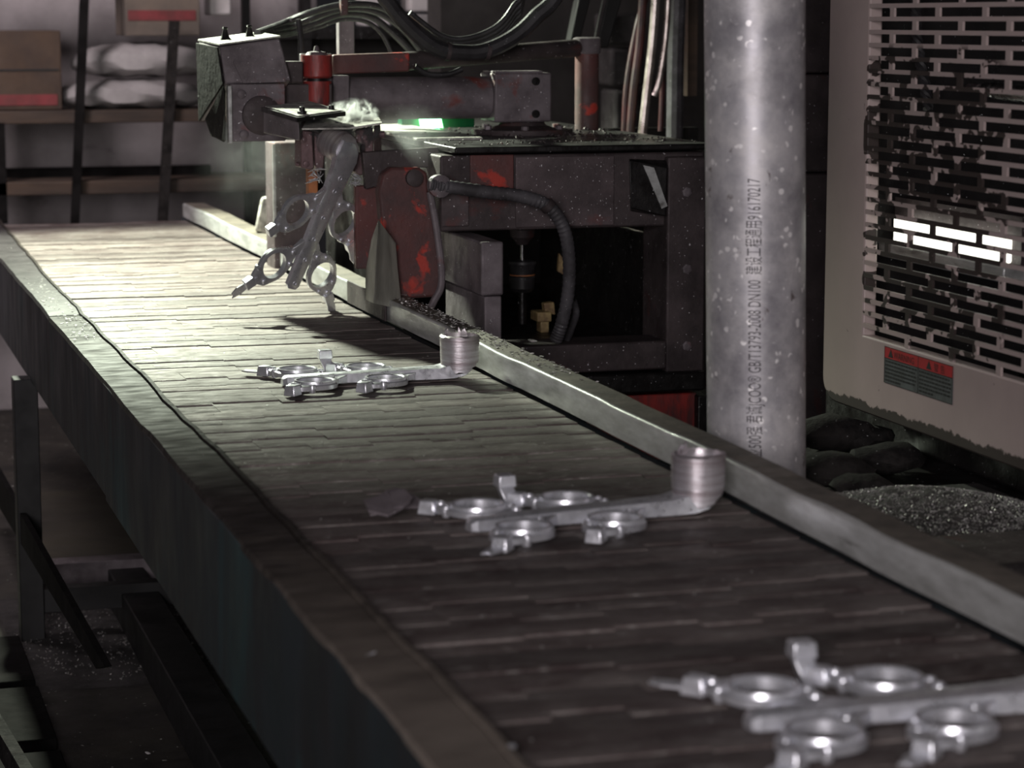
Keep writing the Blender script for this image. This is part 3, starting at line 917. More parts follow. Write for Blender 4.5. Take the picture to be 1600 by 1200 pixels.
tz0 = at(900, 236, FY).z - 0.002
x_l, x_r = at(792, 450, FY).x, at(1042, 450, FY).x
MB().box((1.17, 4.75, 0.0), (1.19, 5.5, tz0)).build('inner_left', 'iron_dark', press)  # added unseen partition, keeps the spotlight out of the press opening
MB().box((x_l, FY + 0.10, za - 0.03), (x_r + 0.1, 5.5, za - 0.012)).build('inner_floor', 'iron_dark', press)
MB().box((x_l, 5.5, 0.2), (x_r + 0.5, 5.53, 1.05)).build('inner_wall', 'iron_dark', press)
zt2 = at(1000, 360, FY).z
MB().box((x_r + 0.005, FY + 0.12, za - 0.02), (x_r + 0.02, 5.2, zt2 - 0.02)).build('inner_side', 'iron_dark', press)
# table top, oily, with a left apron whose pale colour is painted-in lamp light
tz = at(900, 236, FY).z
MB().box((1.165, FY - 0.03, tz), (at(1110, 236, FY).x, 5.56, tz + 0.012)).build('table_top', 'iron_dark', press, 0.003)
MB().box((at(640, 222, 4.62).x, 4.56, tz + 0.0125), (at(742, 222, 4.62).x, 5.2, tz + 0.018)).build('table_apron', 'dusted', press, 0.002)
# hood bracket at the upper right
MB().hexa([at(985, 325, FY - .05), at(1040, 338, FY - .05), at(1043, 338, FY - .001), at(985, 330, FY - .001), at(983, 250, FY - .05), at(1043, 262, FY - .05), at(1043, 250, FY - .001), at(983, 248, FY - .001)]).build('hood', 'iron_dark', press, 0.002)
MB().prism([at(1005, 258, FY - .053), at(1022, 262, FY - .053), at(1043, 322, FY - .053), at(1034, 326, FY - .053)], (0, 0.002, 0)).build('hood_strip', 'galv', press)
# bolts on the post and along the table edge
for px, py in ((1072, 300), (1072, 420), (1072, 540)):
    MB().lathe(at(px, py, FY - 0.02), (0, -1, 0), [(0, 0.010), (0.006, 0.010), (0.007, 0.006)], 6).build('bolt', 'iron_grey', press, smooth=False)
# grey sheet cover on the left end of the beam
MB().prism([at(566, 238, 4.44), at(686, 230, 4.44), at(686, 262, 4.44), at(650, 262, 4.44), at(640, 276, 4.44), at(572, 296, 4.44)], (0, 0.02, 0)).build('end_cover', 'iron', press, 0.002)

# gritty debris on the table
mb = MB(); r_ = random.Random(8)
for i in range(420):
    x = r_.uniform(at(700, 236, FY).x, at(1090, 236, FY).x); y = r_.uniform(FY, 5.1); s_ = r_.uniform(0.001, 0.0045) * (1.8 if r_.random() < .15 else 1)
    tl = Vector((r_.uniform(-1, 1), r_.uniform(-1, 1), 1)).normalized(); u = tl.orthogonal().normalized(); w = tl.cross(u); k = 4
    mb.prism([Vector((x, y, tz + 0.013 + s_ * .3)) + (u * math.cos(2 * math.pi * j / k) + w * math.sin(2 * math.pi * j / k)) * s_ * r_.uniform(.5, 1) for j in range(k)], tl * s_ * 0.5)
tag(mb.build('table_debris', 'iron', smooth=False), 'dark gritty debris littering the oily press table', 'debris', kind='stuff')

# red splash plate
rp = thing('splash_plate', at(640, 465, 4.36), 'tall red plate with flaking bright paint beside the guard rail', 'plate')
MB().prism([at(x, y, 4.36) for x, y in ((592, 300), (598, 272), (612, 262), (656, 262), (668, 270), (670, 300), (682, 370), (690, 440), (688, 458), (680, 464), (628, 468), (604, 440))], (0, 0.035, 0)).build('plate', 'red', rp, 0.005)
MB().tube([at(672, 300, 4.352), at(684, 370, 4.352), at(690, 440, 4.352), at(678, 470, 4.352), at(668, 488, 4.352)], 0.007, 10).build('edge_pipe', 'iron_grey', rp)
MB().lathe(at(646, 278, 4.36), (0, -1, 0), [(0, 0.016), (0.012, 0.016), (0.014, 0.010)], 16).build('end_boss', 'iron', rp)
MB().pbox(556, 290, 600, 420, 4.46, 0.02).build('rear_plate', 'red', rp, 0.003)
# folded galvanised wedge standing on the guard rail
wd = thing('deflector_wedge', at(598, 476, 4.29), 'folded grey sheet metal wedge standing on the guard rail', 'deflector')
MB().prism([at(591, 344, 4.26), at(584, 474, 4.26), at(571, 468, 4.32), at(571, 425, 4.32), at(580, 375, 4.31)], (0.001, 0.002, 0)).build('left_face', 'sheet', wd)
MB().prism([at(591, 344, 4.26), at(618, 380, 4.32), at(621, 420, 4.32), at(628, 484, 4.32), at(584, 474, 4.26)], (0.001, 0.002, 0)).build('right_face', 'sheet', wd)
# box on a post
bxr = thing('junction_box', (at(770, 490, 4.2).x, 4.35, 0.0), 'dark brown steel box on a square post behind the rail', 'box')
MB().pbox(752, 378, 787, 462, 4.20, 0.36).build('box_body', 'iron_grey', bxr, 0.004)
MB().box((at(757, 500, 4.22).x, 4.22, 0.0), (at(784, 500, 4.22).x, 4.50, at(770, 463, 4.22).z)).build('post', 'iron_grey', bxr, 0.003)
# ribbed hose
hs = thing('ribbed_hose', at(870, 530, 4.30), 'grey ribbed hose bending from elbow down past the press opening', 'hose')
MB().tube([at(672, 288, 4.27), at(700, 292, 4.27), at(760, 300, 4.27), at(815, 307, 4.27), at(856, 322, 4.27), at(880, 355, 4.27), at(889, 400, 4.28), at(888, 455, 4.30), at(878, 505, 4.32), at(868, 533, 4.33)], 0.0125, 12, 12, 0.06).build('hose_body', 'hose_grey', hs)
MB().lathe(at(684, 290, 4.285), (0, -1, 0), [(0, 0.021), (0.02, 0.021), (0.024, 0.012), (0.026, 0.009), (0.022, 0.008)], 18).build('elbow_fitting', 'iron_grey', hs)
MB().lathe(at(852, 318, 4.27), at(864, 330, 4.27) - at(852, 318, 4.27), [(0, 0.015), (0.012, 0.015)], 14).build('hose_clip', 'iron', hs)
tag(MB().tube([at(896, 470, 4.42), at(900, 490, 4.42), at(892, 515, 4.40), at(884, 535, 4.38)], 0.007, 10, 8, 0.05).build('thin_hose', 'hose_grey'), 'thin grey hose stub beside the ribbed hose foot', 'hose')
# pump coupling
pc = thing('pump_coupling', at(816, 460, 4.62), 'round black shaft coupling with orange ring in press opening', 'coupling')
ztop = at(816, 358, 4.62).z; pcx = at(816, 400, 4.62).x
def zz(y): return at(816, y, 4.62).z
pr = lambda w: w / FPX * 4.75
MB().lathe((pcx, 4.62, zz(382)), (0, 0, 1), [(0, pr(9)), (zz(376) - zz(382), pr(13)), (zz(370) - zz(382), pr(19)), (zz(358) - zz(382), pr(20))], 22).build('upper_flange', 'iron', pc)
MB().cyl((pcx, 4.62, zz(410)), (pcx, 4.62, zz(380)), pr(3.4), n=14).build('shaft', 'chrome', pc)
MB().lathe((pcx, 4.62, zz(456)), (0, 0, 1), [(0, pr(15)), (zz(450) - zz(456), pr(20)), (zz(432) - zz(456), pr(21)), (zz(430) - zz(456), pr(19)), (zz(418) - zz(456), pr(20)), (zz(412) - zz(456), pr(23)), (zz(408) - zz(456), pr(22)), (zz(406) - zz(456), pr(8))], 26).build('drum', 'rubber', pc)
MB().lathe((pcx, 4.62, zz(430)), (0, 0, 1), [(0, pr(20.5)), (0.0025, pr(20.5))], 26).build('orange_ring', 'orange', pc)
MB().cyl((pcx, 4.62, 0.70), (pcx, 4.62, zz(456)), pr(7), n=14).build('lower_shaft', 'iron_dark', pc)
# yellow bracket and white chip on the press floor
yb = MB().pbox(840, 488, 862, 503, 4.60, 0.05)
yb.prism([at(850, 474, 4.62), at(866, 472, 4.62), at(868, 492, 4.62), at(852, 490, 4.62)], (0, 0.02, 0))
yb.box((at(845, 500, 4.61).x, 4.61, za - 0.012), (at(858, 500, 4.61).x, 4.64, at(850, 500, 4.61).z))
tag(yb.build('plastic_bracket', 'yellow', None, 0.002), 'dirty yellow plastic bracket behind the ribbed hose', 'bracket')
tag(MB().prism([at(874, 396, 4.7), at(884, 410, 4.7), at(882, 430, 4.7), at(872, 424, 4.7)], (0, 0.01, 0)).build('torn_tag', 'yellow'), 'torn orange tag behind the ribbed hose bend', 'tag')
o = MB().box((at(827, 535, 4.40).x, 4.385, at(827, 539, 4.40).z), (at(836, 535, 4.40).x, 4.41, at(827, 531, 4.40).z)).build('white_chip', 'white', None, 0.001)
tag(o, 'small white chip lying on the press sill', 'chip')
# dark column right of the pipe
colm = thing('press_column', (2.02, 4.55, 0.0), 'dark glittering press column between pipe and cabinet', 'column')
MB().box((at(1215, 300, 4.5).x, 4.5, 0.0), (at(1215, 300, 4.5).x + 0.5, 4.9, 1.0)).build('column_block', 'iron', colm, 0.006)
MB().box((at(1215, 300, 4.52).x, 4.52, 1.002), (at(1215, 300, 4.5).x + 0.5, 4.9, 1.2)).build('column_block', 'iron', colm, 0.006)
MB().box((at(1215, 300, 4.5).x, 4.5, 1.203), (at(1215, 300, 4.5).x + 0.5, 4.9, 1.8)).build('column_block', 'iron', colm, 0.006)

# ------------------------------------------------------------------ take-out arm
AY = 4.80
arm = thing('extraction_arm', (at(816, 210, AY).x, AY, tz + 0.012), 'dusty red and grey take-out arm reaching over the conveyor', 'robot arm')
# pivot: flange, neck, end block
px_ = at(816, 200, AY).x
MB().lathe((px_, AY, tz + 0.012), (0, 0, 1), [(0, 0.105), (0.010, 0.105), (0.012, 0.07), (0.018, 0.05), (at(816, 190, AY).z - tz - 0.012, 0.045)], 30).build('pivot_flange', 'iron', arm)
for k in range(6):
    a_ = k * math.pi / 3 + 0.3
    MB().lathe((px_ + 0.085 * math.cos(a_), AY + 0.085 * math.sin(a_), tz + 0.022), (0, 0, 1), [(0, 0.008), (0.008, 0.008), (0.009, 0.005)], 6).build('bolt', 'iron_grey', arm, smooth=False)
MB().pbox(773, 114, 862, 191, AY - 0.055, 0.11).build('end_block', 'iron_grey', arm, 0.004)
MB().pbox(775, 111, 848, 115, AY - 0.050, 0.10).build('block_cap', 'iron_grey', arm, 0.001)
for py in (127, 178):
    MB().lathe(at(837, py, AY - 0.056), (0, -1, 0), [(-0.001, 0.0085), (0.0025, 0.0085), (0.0025, 0.0065), (0.0005, 0.0060)], 16).build('bolt_hole', 'iron_dark', arm)
# main horizontal tube
ty = at(650, 153, AY).z
x0, x1 = at(520, 153, AY).x, at(774, 153, AY).x
rT = 33 / FPX * 4.93
MB().lathe((x0, AY, ty), (1, 0, 0), [(0, rT), (x1 - x0, rT)], 36).build('main_tube', 'iron_grey', arm)
MB().lathe((x0 - 0.002, AY, ty), (1, 0, 0), [(0, rT * 1.02), (at(546, 153, AY).x - x0, rT * 1.02)], 36).build('tube_collar', 'iron_grey', arm)
# upper parallel bar with collar and post
MB().prism([at(520, 86, AY), at(640, 82, AY), at(640, 112, AY), at(520, 116, AY)], (0, 0.05, 0)).build('upper_bar', 'red', arm, 0.003)
b0, b1 = at(630, 96, AY + 0.02), at(915, 74, AY + 0.14)
MB().cyl(b0, b1, 0.019, n=18).build('upper_link', 'iron', arm)
ppx = at(917, 90, AY + 0.14)
MB().lathe((ppx.x, ppx.y, at(917, 84, AY + .14).z), (0, 0, 1), [(0, 0.028), (0.004, 0.030), (at(917, 60, AY + .14).z - at(917, 84, AY + .14).z, 0.030), (at(917, 58, AY + .14).z - at(917, 84, AY + .14).z, 0.024)], 24).build('link_collar', 'iron_grey', arm)
MB().cyl((ppx.x, ppx.y, tz + 0.012), (ppx.x, ppx.y, at(917, 84, AY + .14).z), 0.026, n=20).build('link_post', 'red', arm)
# wrist: red swivel cylinders
HX = at(495, 120, 4.72).x
zt1, zb1 = at(495, 86, 4.72).z, at(495, 122, 4.72).z
MB().lathe((HX, 4.72, zb1), (0, 0, 1), [(0, 0.026), (0.004, 0.031), (zt1 - zb1, 0.031)], 24).build('swivel_upper', 'red_bright', arm)
zb2 = at(495, 166, 4.72).z
MB().lathe((HX, 4.72, zb2), (0, 0, 1), [(0, 0.029), (zb1 - zb2 - 0.006, 0.029)], 24).build('swivel_lower', 'red_bright', arm)
MB().lathe((HX, 4.72, zb1 - 0.008), (0, 0, 1), [(0, 0.020), (0.010, 0.020)], 20).build('swivel_neck', 'iron_dark', arm)
MB().lathe((HX, 4.72, zt1), (0, 0, 1), [(0, 0.022), (0.006, 0.018), (0.008, 0.006), (0.016, 0.0045), (0.018, 0.003)], 18).build('grease_cap', 'iron_grey', arm)
MB().pbox(471, 84, 520, 168, 4.755, 0.02).build('swivel_cheek', 'iron_grey', arm, 0.002)
MB().prism([at(520, 118, 4.745), at(546, 118, 4.745), at(546, 186, 4.745), at(530, 190, 4.745), at(520, 170, 4.745)], (0, 0.03, 0)).build('side_gusset', 'iron_grey', arm, 0.002)
# head box
top = [at(310, 66, 4.86), at(343, 73, 4.66), at(437, 60, 4.66), at(402, 54, 4.86)]
bot = [at(316, 175, 4.86), at(352, 131, 4.66), at(462, 126, 4.66), at(430, 118, 4.86)]
MB().hexa([at(314, 190, 4.86), at(352, 131, 4.66), at(455, 126, 4.66), at(425, 170, 4.86)] + top).build('head_box', 'iron_grey', arm, 0.003)
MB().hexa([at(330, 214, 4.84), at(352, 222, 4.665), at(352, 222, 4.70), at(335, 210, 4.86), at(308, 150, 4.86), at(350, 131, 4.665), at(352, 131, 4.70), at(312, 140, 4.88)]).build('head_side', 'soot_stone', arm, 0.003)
MB().prism([at(309, 67, 4.865), at(342, 74, 4.655), at(351, 131, 4.655), at(313, 190, 4.865)], (-0.004, 0, 0)).build('side_cover', 'soot_stone', arm, 0.001)  # added dark plate, paints the lamp-lit left face into shade
lidp = [at(309, 64, 4.87), at(343, 71, 4.655), at(438, 58, 4.655), at(402, 52, 4.87)]
MB().prism(lidp, (0, 0, 0.003)).build('head_lid', 'dusted', arm)  # pale lid holds the lamp light on the head top in its colour
for px, py in ((352, 52), (390, 49)):
    b_ = at(px, py + 10, 4.76)
    MB().lathe(b_, (0, 0, 1), [(0, 0.013), (0.005, 0.009), (0.012, 0.006), (0.020, 0.004), (0.022, 0.006), (0.025, 0.004)], 12).build('lid_bolt', 'iron_dark', arm)
# lower head plate with round boss and corner bolts
MB().pbox(360, 131, 446, 221, 4.655, 0.02).build('head_plate', 'iron_grey', arm, 0.002)
MB().pbox(357, 134, 363, 224, 4.648, 0.02).build('plate_edge', 'galv', arm, 0.001)
MB().lathe(at(408, 180, 4.655), (0, -1, 0), [(0, 0.038), (0.010, 0.038), (0.014, 0.030)], 30).build('motor_boss', 'iron', arm)
for px, py in ((377, 147), (381, 210)):
    MB().lathe(at(px, py, 4.655), (0, -1, 0), [(0, 0.009), (0.004, 0.009), (0.006, 0.006)], 16).build('corner_bolt', 'iron_grey', arm)
MB().prism([at(365, 98, 4.655), at(444, 92, 4.655), at(446, 128, 4.655), at(380, 130, 4.655)], (0, 0.004, 0)).build('head_skin', 'iron_grey', arm)
MB().pbox(440, 96, 474, 130, 4.69, 0.06).build('neck_block', 'iron', arm, 0.003)
MB().pbox(440, 131, 520, 168, 4.70, 0.05).build('neck_block', 'iron', arm, 0.003)
# gripper
gr = thing('gripper', at(530, 290, 4.52), 'heat-scaled gripper with two jaws clamping the hanging casting', 'gripper')
gp = [at(408, 170, 4.50), at(464, 184, 4.34), at(540, 172, 4.42), at(484, 160, 4.58)]
pz = at(464, 184, 4.34).z
gp = [Vector((p.x, p.y, pz + (p.y - 4.34) * 0.09)) for p in gp]
MB().prism(gp, (0, 0, -0.008)).build('wrist_plate', 'iron_dark', gr)
MB().prism([p * 0.9 + sum(gp, Vector()) / 4 * 0.1 + Vector((0, 0, 0.0006)) for p in gp], (0, 0, 0.0015)).build('plate_dust', 'dusted', gr)
for px, py, yy in ((472, 174, 4.38), (518, 170, 4.44)):
    b_ = at(px, py, yy)
    MB().lathe(Vector((b_.x, b_.y, pz + 0.004)), (0, 0, 1), [(0, 0.009), (0.006, 0.009), (0.007, 0.006), (0.014, 0.005), (0.015, 0.003)], 8).build('plate_bolt', 'iron_dark', gr)
MB().hexa([at(412, 208, 4.51), at(468, 220, 4.36), at(475, 216, 4.50), at(430, 205, 4.60), at(412, 174, 4.51), at(466, 188, 4.36), at(475, 184, 4.50), at(430, 172, 4.60)]).build('wrist_block', 'iron_grey', gr, 0.002)
MB().pbox(468, 186, 545, 200, 4.52, 0.12).build('bridge', 'iron', gr, 0.002)
MB().prism([at(472, 203, 4.38), at(545, 202, 4.38), at(597, 194, 4.40), at(592, 186, 4.50), at(480, 188, 4.50)], (0, 0, 0.003)).build('top_plate', 'dusted', gr)
# left jaw (two cheeks with a gap) and right hooked jaw
MB().prism([at(x, y, 4.45) for x, y in ((471, 203), (488, 205), (491, 262), (487, 266), (470, 262), (470, 225))], (0, 0.06, 0)).build('jaw_cheek', 'jaw', gr, 0.0025)
MB().prism([at(x, y, 4.46) for x, y in ((491, 206), (508, 210), (509, 228), (506, 262), (500, 270), (492, 258))], (0, 0.06, 0)).build('jaw_cheek', 'jaw', gr, 0.0025)
MB().prism([at(x, y, 4.46) for x, y in ((557, 203), (583, 198), (584, 258), (576, 261), (571, 250), (571, 226), (552, 222))], (0, 0.05, 0)).build('hook_jaw', 'jaw', gr, 0.0025)
MB().hexa([at(584, 258, 4.46), at(597, 250, 4.49), at(597, 246, 4.52), at(586, 252, 4.52), at(584, 198, 4.46), at(594, 194, 4.49), at(594, 192, 4.53), at(584, 195, 4.52)]).build('hook_side', 'jaw', gr, 0.002)
MB().prism([at(x, y, 4.47) for x, y in ((541, 244), (556, 238), (571, 240), (570, 272), (562, 275), (546, 262))], (0, 0.05, 0)).build('clamp_pad', 'jaw', gr, 0.0025)
MB().pbox(508, 214, 556, 244, 4.53, 0.05).build('clamp_body', 'iron', gr, 0.004)
for px, py, yy in ((474, 218, 4.45), (478, 256, 4.45), (500, 220, 4.46), (580, 250, 4.46)):
    MB().lathe(at(px, py, yy), (0, -1, 0), [(0, 0.006), (0.005, 0.006), (0.006, 0.003)], 8).build('jaw_bolt', 'jaw', gr)
MB().cyl(at(470, 258, 4.47), at(462, 256, 4.47), 0.004).build('jaw_pin', 'jaw', gr)
MB().lathe(at(596, 210, 4.49), (1, -0.3, 0), [(-0.004, 0.007), (0.006, 0.007), (0.007, 0.004)], 10).build('side_bolt', 'jaw', gr)
MB().box((at(482, 300, 4.56).x, 4.56, at(490, 322, 4.56).z), (at(497, 300, 4.56).x, 4.585, at(490, 262, 4.56).z)).build('orange_stop', 'orange', gr, 0.002)
# ragged flash at the casting neck
mb = MB(); r_ = random.Random(31)
for i in range(26):
    side = r_.random() < .5
    p = at(r_.uniform(484, 506) if side else r_.uniform(546, 560), r_.uniform(264, 284) if side else r_.uniform(276, 292), 4.455 + r_.uniform(-.01, .01))
    u = Vector((r_.uniform(-1, 1), r_.uniform(-.5, .5), r_.uniform(-1, 1))).normalized(); w = u.orthogonal().normalized()
    s_ = r_.uniform(.006, .015)
    mb.prism([p - u * s_, p + w * s_ * .3, p + u * s_ * .8], u.cross(w) * 0.001)
tag(mb.build('flash_slivers', 'cast', gr, smooth=False), kind='stuff')

# strap post and hose bundles
sp = thing('hose_support', at(541, 90, AY + 0.28), 'upright steel strap carrying the black hose bundle', 'support')
MB().pbox(530, 24, 554, 90, AY + 0.28, 0.03).build('strap_post', 'iron_grey', sp, 0.002)
MB().pbox(533, -60, 544, 24, AY + 0.21, 0.02).build('strap_rod', 'iron', sp, 0.002)
def hose(name, pts, r, label, mat='rubber', yoff=0.0, cat='hose', grp='black hoses above the arm'):
    pts = list(pts)
    if pts[0][1] < 0:      # carry the run on up out of the picture
        p, q = pts[0], pts[1]
        pts.insert(0, (p[0] + (p[0] - q[0]) * 1.5, p[1] - 220) + tuple(p[2:]))
    if pts[-1][1] < 0:
        p, q = pts[-1], pts[-2]
        pts.append((p[0] + (p[0] - q[0]) * 1.5, p[1] - 220) + tuple(p[2:]))
    P3 = [at(p[0], p[1], (p[2] if len(p) > 2 else AY) + yoff) for p in pts]
    return tag(MB().tube(P3, r, 10, 8).build(name, mat), label, cat, grp)


bund = [[(402, 52), (440, 38), (480, 22), (535, 8), (590, 10), (630, 34), (668, 72)],
        [(404, 54), (446, 44), (490, 28), (536, 14), (585, 18), (628, 44), (662, 84)],
        [(408, 56), (450, 50), (494, 36), (536, 22), (578, 26), (612, 50), (650, 88)],
        [(410, 58), (452, 54), (498, 42), (536, 30), (572, 34), (596, 52), (612, 82)]]
lbl = ('uppermost black hose arching over the steel strap', 'second black hose from the top of the arched bundle', 'third black hose from the top of the arched bundle', 'lowest thin black hose of the arched bundle')
for k, b_ in enumerate(bund):
    hose('rubber_hose', [(x, y, (AY if x < 425 else AY + 0.26) - 0.02 + 0.012 * k) for x, y in b_], 0.0075 if k < 3 else 0.005, lbl[k])
bh = hose('thick_hose', [(590, -40), (612, 10), (650, 52), (684, 76), (720, 82), (756, 80), (800, 60), (836, 28), (880, -30)], 0.0165, 'thick black hose sagging under the looped cables', yoff=-0.06)
for px in (700, 762):
    a_ = at(px - 3, 80, AY - 0.06); b_ = at(px + 3, 81, AY - 0.06)
    MB().cyl(a_, b_, 0.0185, n=14).build('hose_clip', 'iron', bh)
for k, (dy, r) in enumerate(((0, 0.006), (9, 0.006), (17, 0.005), (24, 0.005))):
    hose('black_cable', [(640, 20 + dy, AY), (690, 56 + dy * .6, AY), (730, 60 + dy * .6, AY), (775, 42 + dy * .8, AY), (802, 10 + dy, AY), (818, -30 + dy, AY)], r,
         ('topmost looped black cable', 'second looped black cable from the top', 'third looped black cable from the top', 'lowest looped black cable')[k] + ' above the thick hose', yoff=0.01 * k)
hose('small_loop_hose', [(648, 104), (670, 116), (700, 116), (722, 108)], 0.006, 'short black hose loop below the upper link', yoff=-0.03)
# chain-like drag spring beside the head
hose('coil_cable', [(466, 30), (470, 60), (471, 90)], 0.006, 'thin beaded cable hanging beside the red swivel', 'rubber', 0.03)
# vertical conduits, red hoses, black straps behind the press
VY = 5.3
for k, (pts, r, mt, nm, lab_) in enumerate((
        ([(1026, -40), (1020, 60), (1010, 150), (1003, 215)], 0.0105, 'conduit', 'metal_conduit', 'bright metal conduit, left one of the leaning pair'),
        ([(1046, -40), (1040, 60), (1029, 130), (1022, 150)], 0.0075, 'conduit', 'metal_conduit', 'thin bright metal conduit, right one of the leaning pair'),
        ([(1006, -40), (1000, 60), (990, 140), (984, 215)], 0.010, 'hose_red', 'red_hose', 'dark red hose left of the bright conduits'),
        ([(1016, -40), (996, 40), (980, 130), (975, 215)], 0.008, 'hose_red', 'red_hose', 'leftmost dark red hose behind the press table'),
        ([(1036, 110), (1034, 160), (1032, 205)], 0.0065, 'hose_red', 'red_hose', 'short dark red hose right of the conduits'),
        ([(1060, -40), (1056, 80), (1054, 215)], 0.020, 'hose_grey', 'grey_hose', 'wide grey hose hanging right of the conduits'))):
    hose(nm, [(x, y, VY + 0.02 * k) for x, y in pts], r, lab_, mt, 0, 'hose' if 'hose' in nm else 'conduit', 'hoses and conduits behind the press')
for k, pts in enumerate(([(910, -30), (930, -30), (905, 70), (890, 70)], [(955, -30), (980, -30), (950, 75), (932, 75)])):
    tag(MB().prism([at(x, y, 5.5) for x, y in pts], (0, 0.04, 0)).build('leaning_strut', 'black', None, 0.003), ('left' if k == 0 else 'right') + ' one of two black struts leaning behind the collar post', 'strut', 'black struts')
tag(MB().pbox(1075, -60, 1090, 150, 5.6, 0.05).build('timber_post', 'shelf'), 'brown timber post just left of the pipe top', 'post')
for k, (x0, y0, x1, y1) in enumerate(((950, 20, 1000, 70), (955, 75, 1008, 135), (960, 140, 1004, 200))):
    m_ = MB().pbox(x0, y0, x1, y1, 5.9, 0.12)
    if k == 2:
        m_.v = [Vector((p.x, p.y, 0.0)) if p.z < 1.15 and p.z < sum(q.z for q in m_.v) / 8 else p for p in m_.v]
    tag(m_.build('stone_block', 'stone', None, 0.01), ('top', 'middle', 'bottom')[k] + ' dark stone block stacked behind the red hoses', 'block', 'dark blocks behind the press')
# green signal lamp
gl = thing('signal_lamp', at(675, 208, 5.15), 'glowing green signal lamp under the arm tube', 'lamp')
MB().prism([at(656, 184, 5.12), at(689, 184, 5.12), at(694, 207, 5.12), at(660, 208, 5.12)], (0, 0.01, 0)).build('lens', 'green_light', gl)
MB().pbox(628, 180, 742, 210, 5.135, 0.04).build('housing', 'green_glass', gl, 0.003)
d = bpy.data.lights.new('signal_glow', 'POINT'); d.energy = 0.12; d.color = (0.2, 1, 0.35); d.shadow_soft_size = 0.02
o = bpy.data.objects.new('signal_glow', d); COL.objects.link(o); o.location = at(675, 196, 5.09)
# grey column and pale block beyond the gripper
cl = thing('guide_column', at(460, 380, 5.35), 'grey steel guide column behind the hanging casting', 'column')
MB().box((at(428, 300, 5.35).x, 5.35, 0.5), (at(492, 300, 5.35).x, 5.45, at(460, 222, 5.35).z)).build('column_body', 'iron_mid', cl, 0.004)
MB().pbox(427, 226, 431, 370, 5.345, 0.005).build('column_edge', 'galv', cl)
tag(MB().hexa([at(398, 360, 5.75), at(434, 372, 5.75), at(434, 372, 5.9), at(398, 360, 5.9), at(408, 308, 5.75), at(432, 304, 5.75), at(432, 304, 5.88), at(408, 308, 5.88)]).build('pale_block', 'dusted', None, 0.006), 'pale rounded block behind the guard rail far end', 'block')

# ------------------------------------------------------------------ store shelf at the back
SY = 7.45
shf = thing('store_shelf', (0.2, SY, 0.0), 'tall dark shelf rack with brown boards behind the conveyor', 'shelf')
for y0, y1, nm in ((172, 192, 'shelf_board'), (282, 303, 'shelf_board'), (-75, -55, 'shelf_board')):
    MB().pbox(-80, y0, 430, y1, SY, 0.30).build(nm, 'shelf', shf, 0.003)
MB().pbox(-80, 262, 330, 281, SY + 0.2, 0.05).build('kick_rail', 'soot', shf)
MB().prism([at(128, -60, SY - .03), at(142, -60, SY - .03), at(124, 360, SY - .03), at(111, 360, SY - .03), ], (0, 0.03, 0)).build('front_upright', 'soot', shf)
MB().prism([at(266, 32, SY - .03), at(281, 32, SY - .03), at(262, 360, SY - .03), at(247, 360, SY - .03)], (0, 0.03, 0)).build('front_upright', 'soot_stone', shf)
MB().pbox(-6, 192, 10, 350, SY, 0.04).build('front_upright', 'soot', shf)
MB().box((at(-60, 350, SY).x, SY + 0.4, 0), (at(-48, 350, SY).x, SY + 0.44, 1.7)).build('rear_upright', 'black', shf)
MB().box((at(420, 350, SY).x, SY + 0.4, 0), (at(432, 350, SY).x, SY + 0.44, 1.7)).build('rear_upright', 'black', shf)
def carton(px, label, mat, Y, dep):
    t = thing('carton', (at((px[0] + px[2]) / 2, px[3], Y).x, Y + dep / 2, at(px[0], px[3], Y).z), label, 'box')
    MB().pbox(*px, Y, dep).build('carton_body', mat, t, 0.003)
    return t
t1 = carton((-60, 48, 96, 172), 'dark brown carton with red band on the shelf left end', 'carton', SY + 0.05, 0.3)
MB().pbox(-60, 148, 90, 165, SY + 0.047, 0.004).build('red_band', 'carton_red', t1)
MB().pbox(-60, 108, 92, 111, SY + 0.047, 0.004).build('flap_seam', 'black', t1)
# grey sacks, each a rounded bag
def sack(px0, px1, py0, py1, Y, label):
    a_, c_ = at(px0, (py0 + py1) / 2, Y), at(px1, (py0 + py1) / 2, Y)
    h = (at(px0, py0, Y).z - at(px0, py1, Y).z) / 2
    loops = []
    n = 20
    for k in range(15):
        t = k / 14
        e_ = max(0.18, min(1, math.sin(math.pi * t) ** 0.35))
        c = a_.lerp(c_, t)
        loops.append([Vector((c.x, Y + 0.12 + 0.12 * e_ * math.cos(2 * math.pi * i / n) * (1 + .04 * rnd(i * 3 + k, 4)), c.z + h * e_ * math.copysign(abs(math.sin(2 * math.pi * i / n)) ** 0.7, math.sin(2 * math.pi * i / n)) + 0.006 * rnd(i + k * 5, 5) - h * (1 - e_) * .3)) for i in range(n)])
    return tag(MB().rings(loops).build('sack', 'sack'), label, 'sack', 'grey sacks on the shelf')


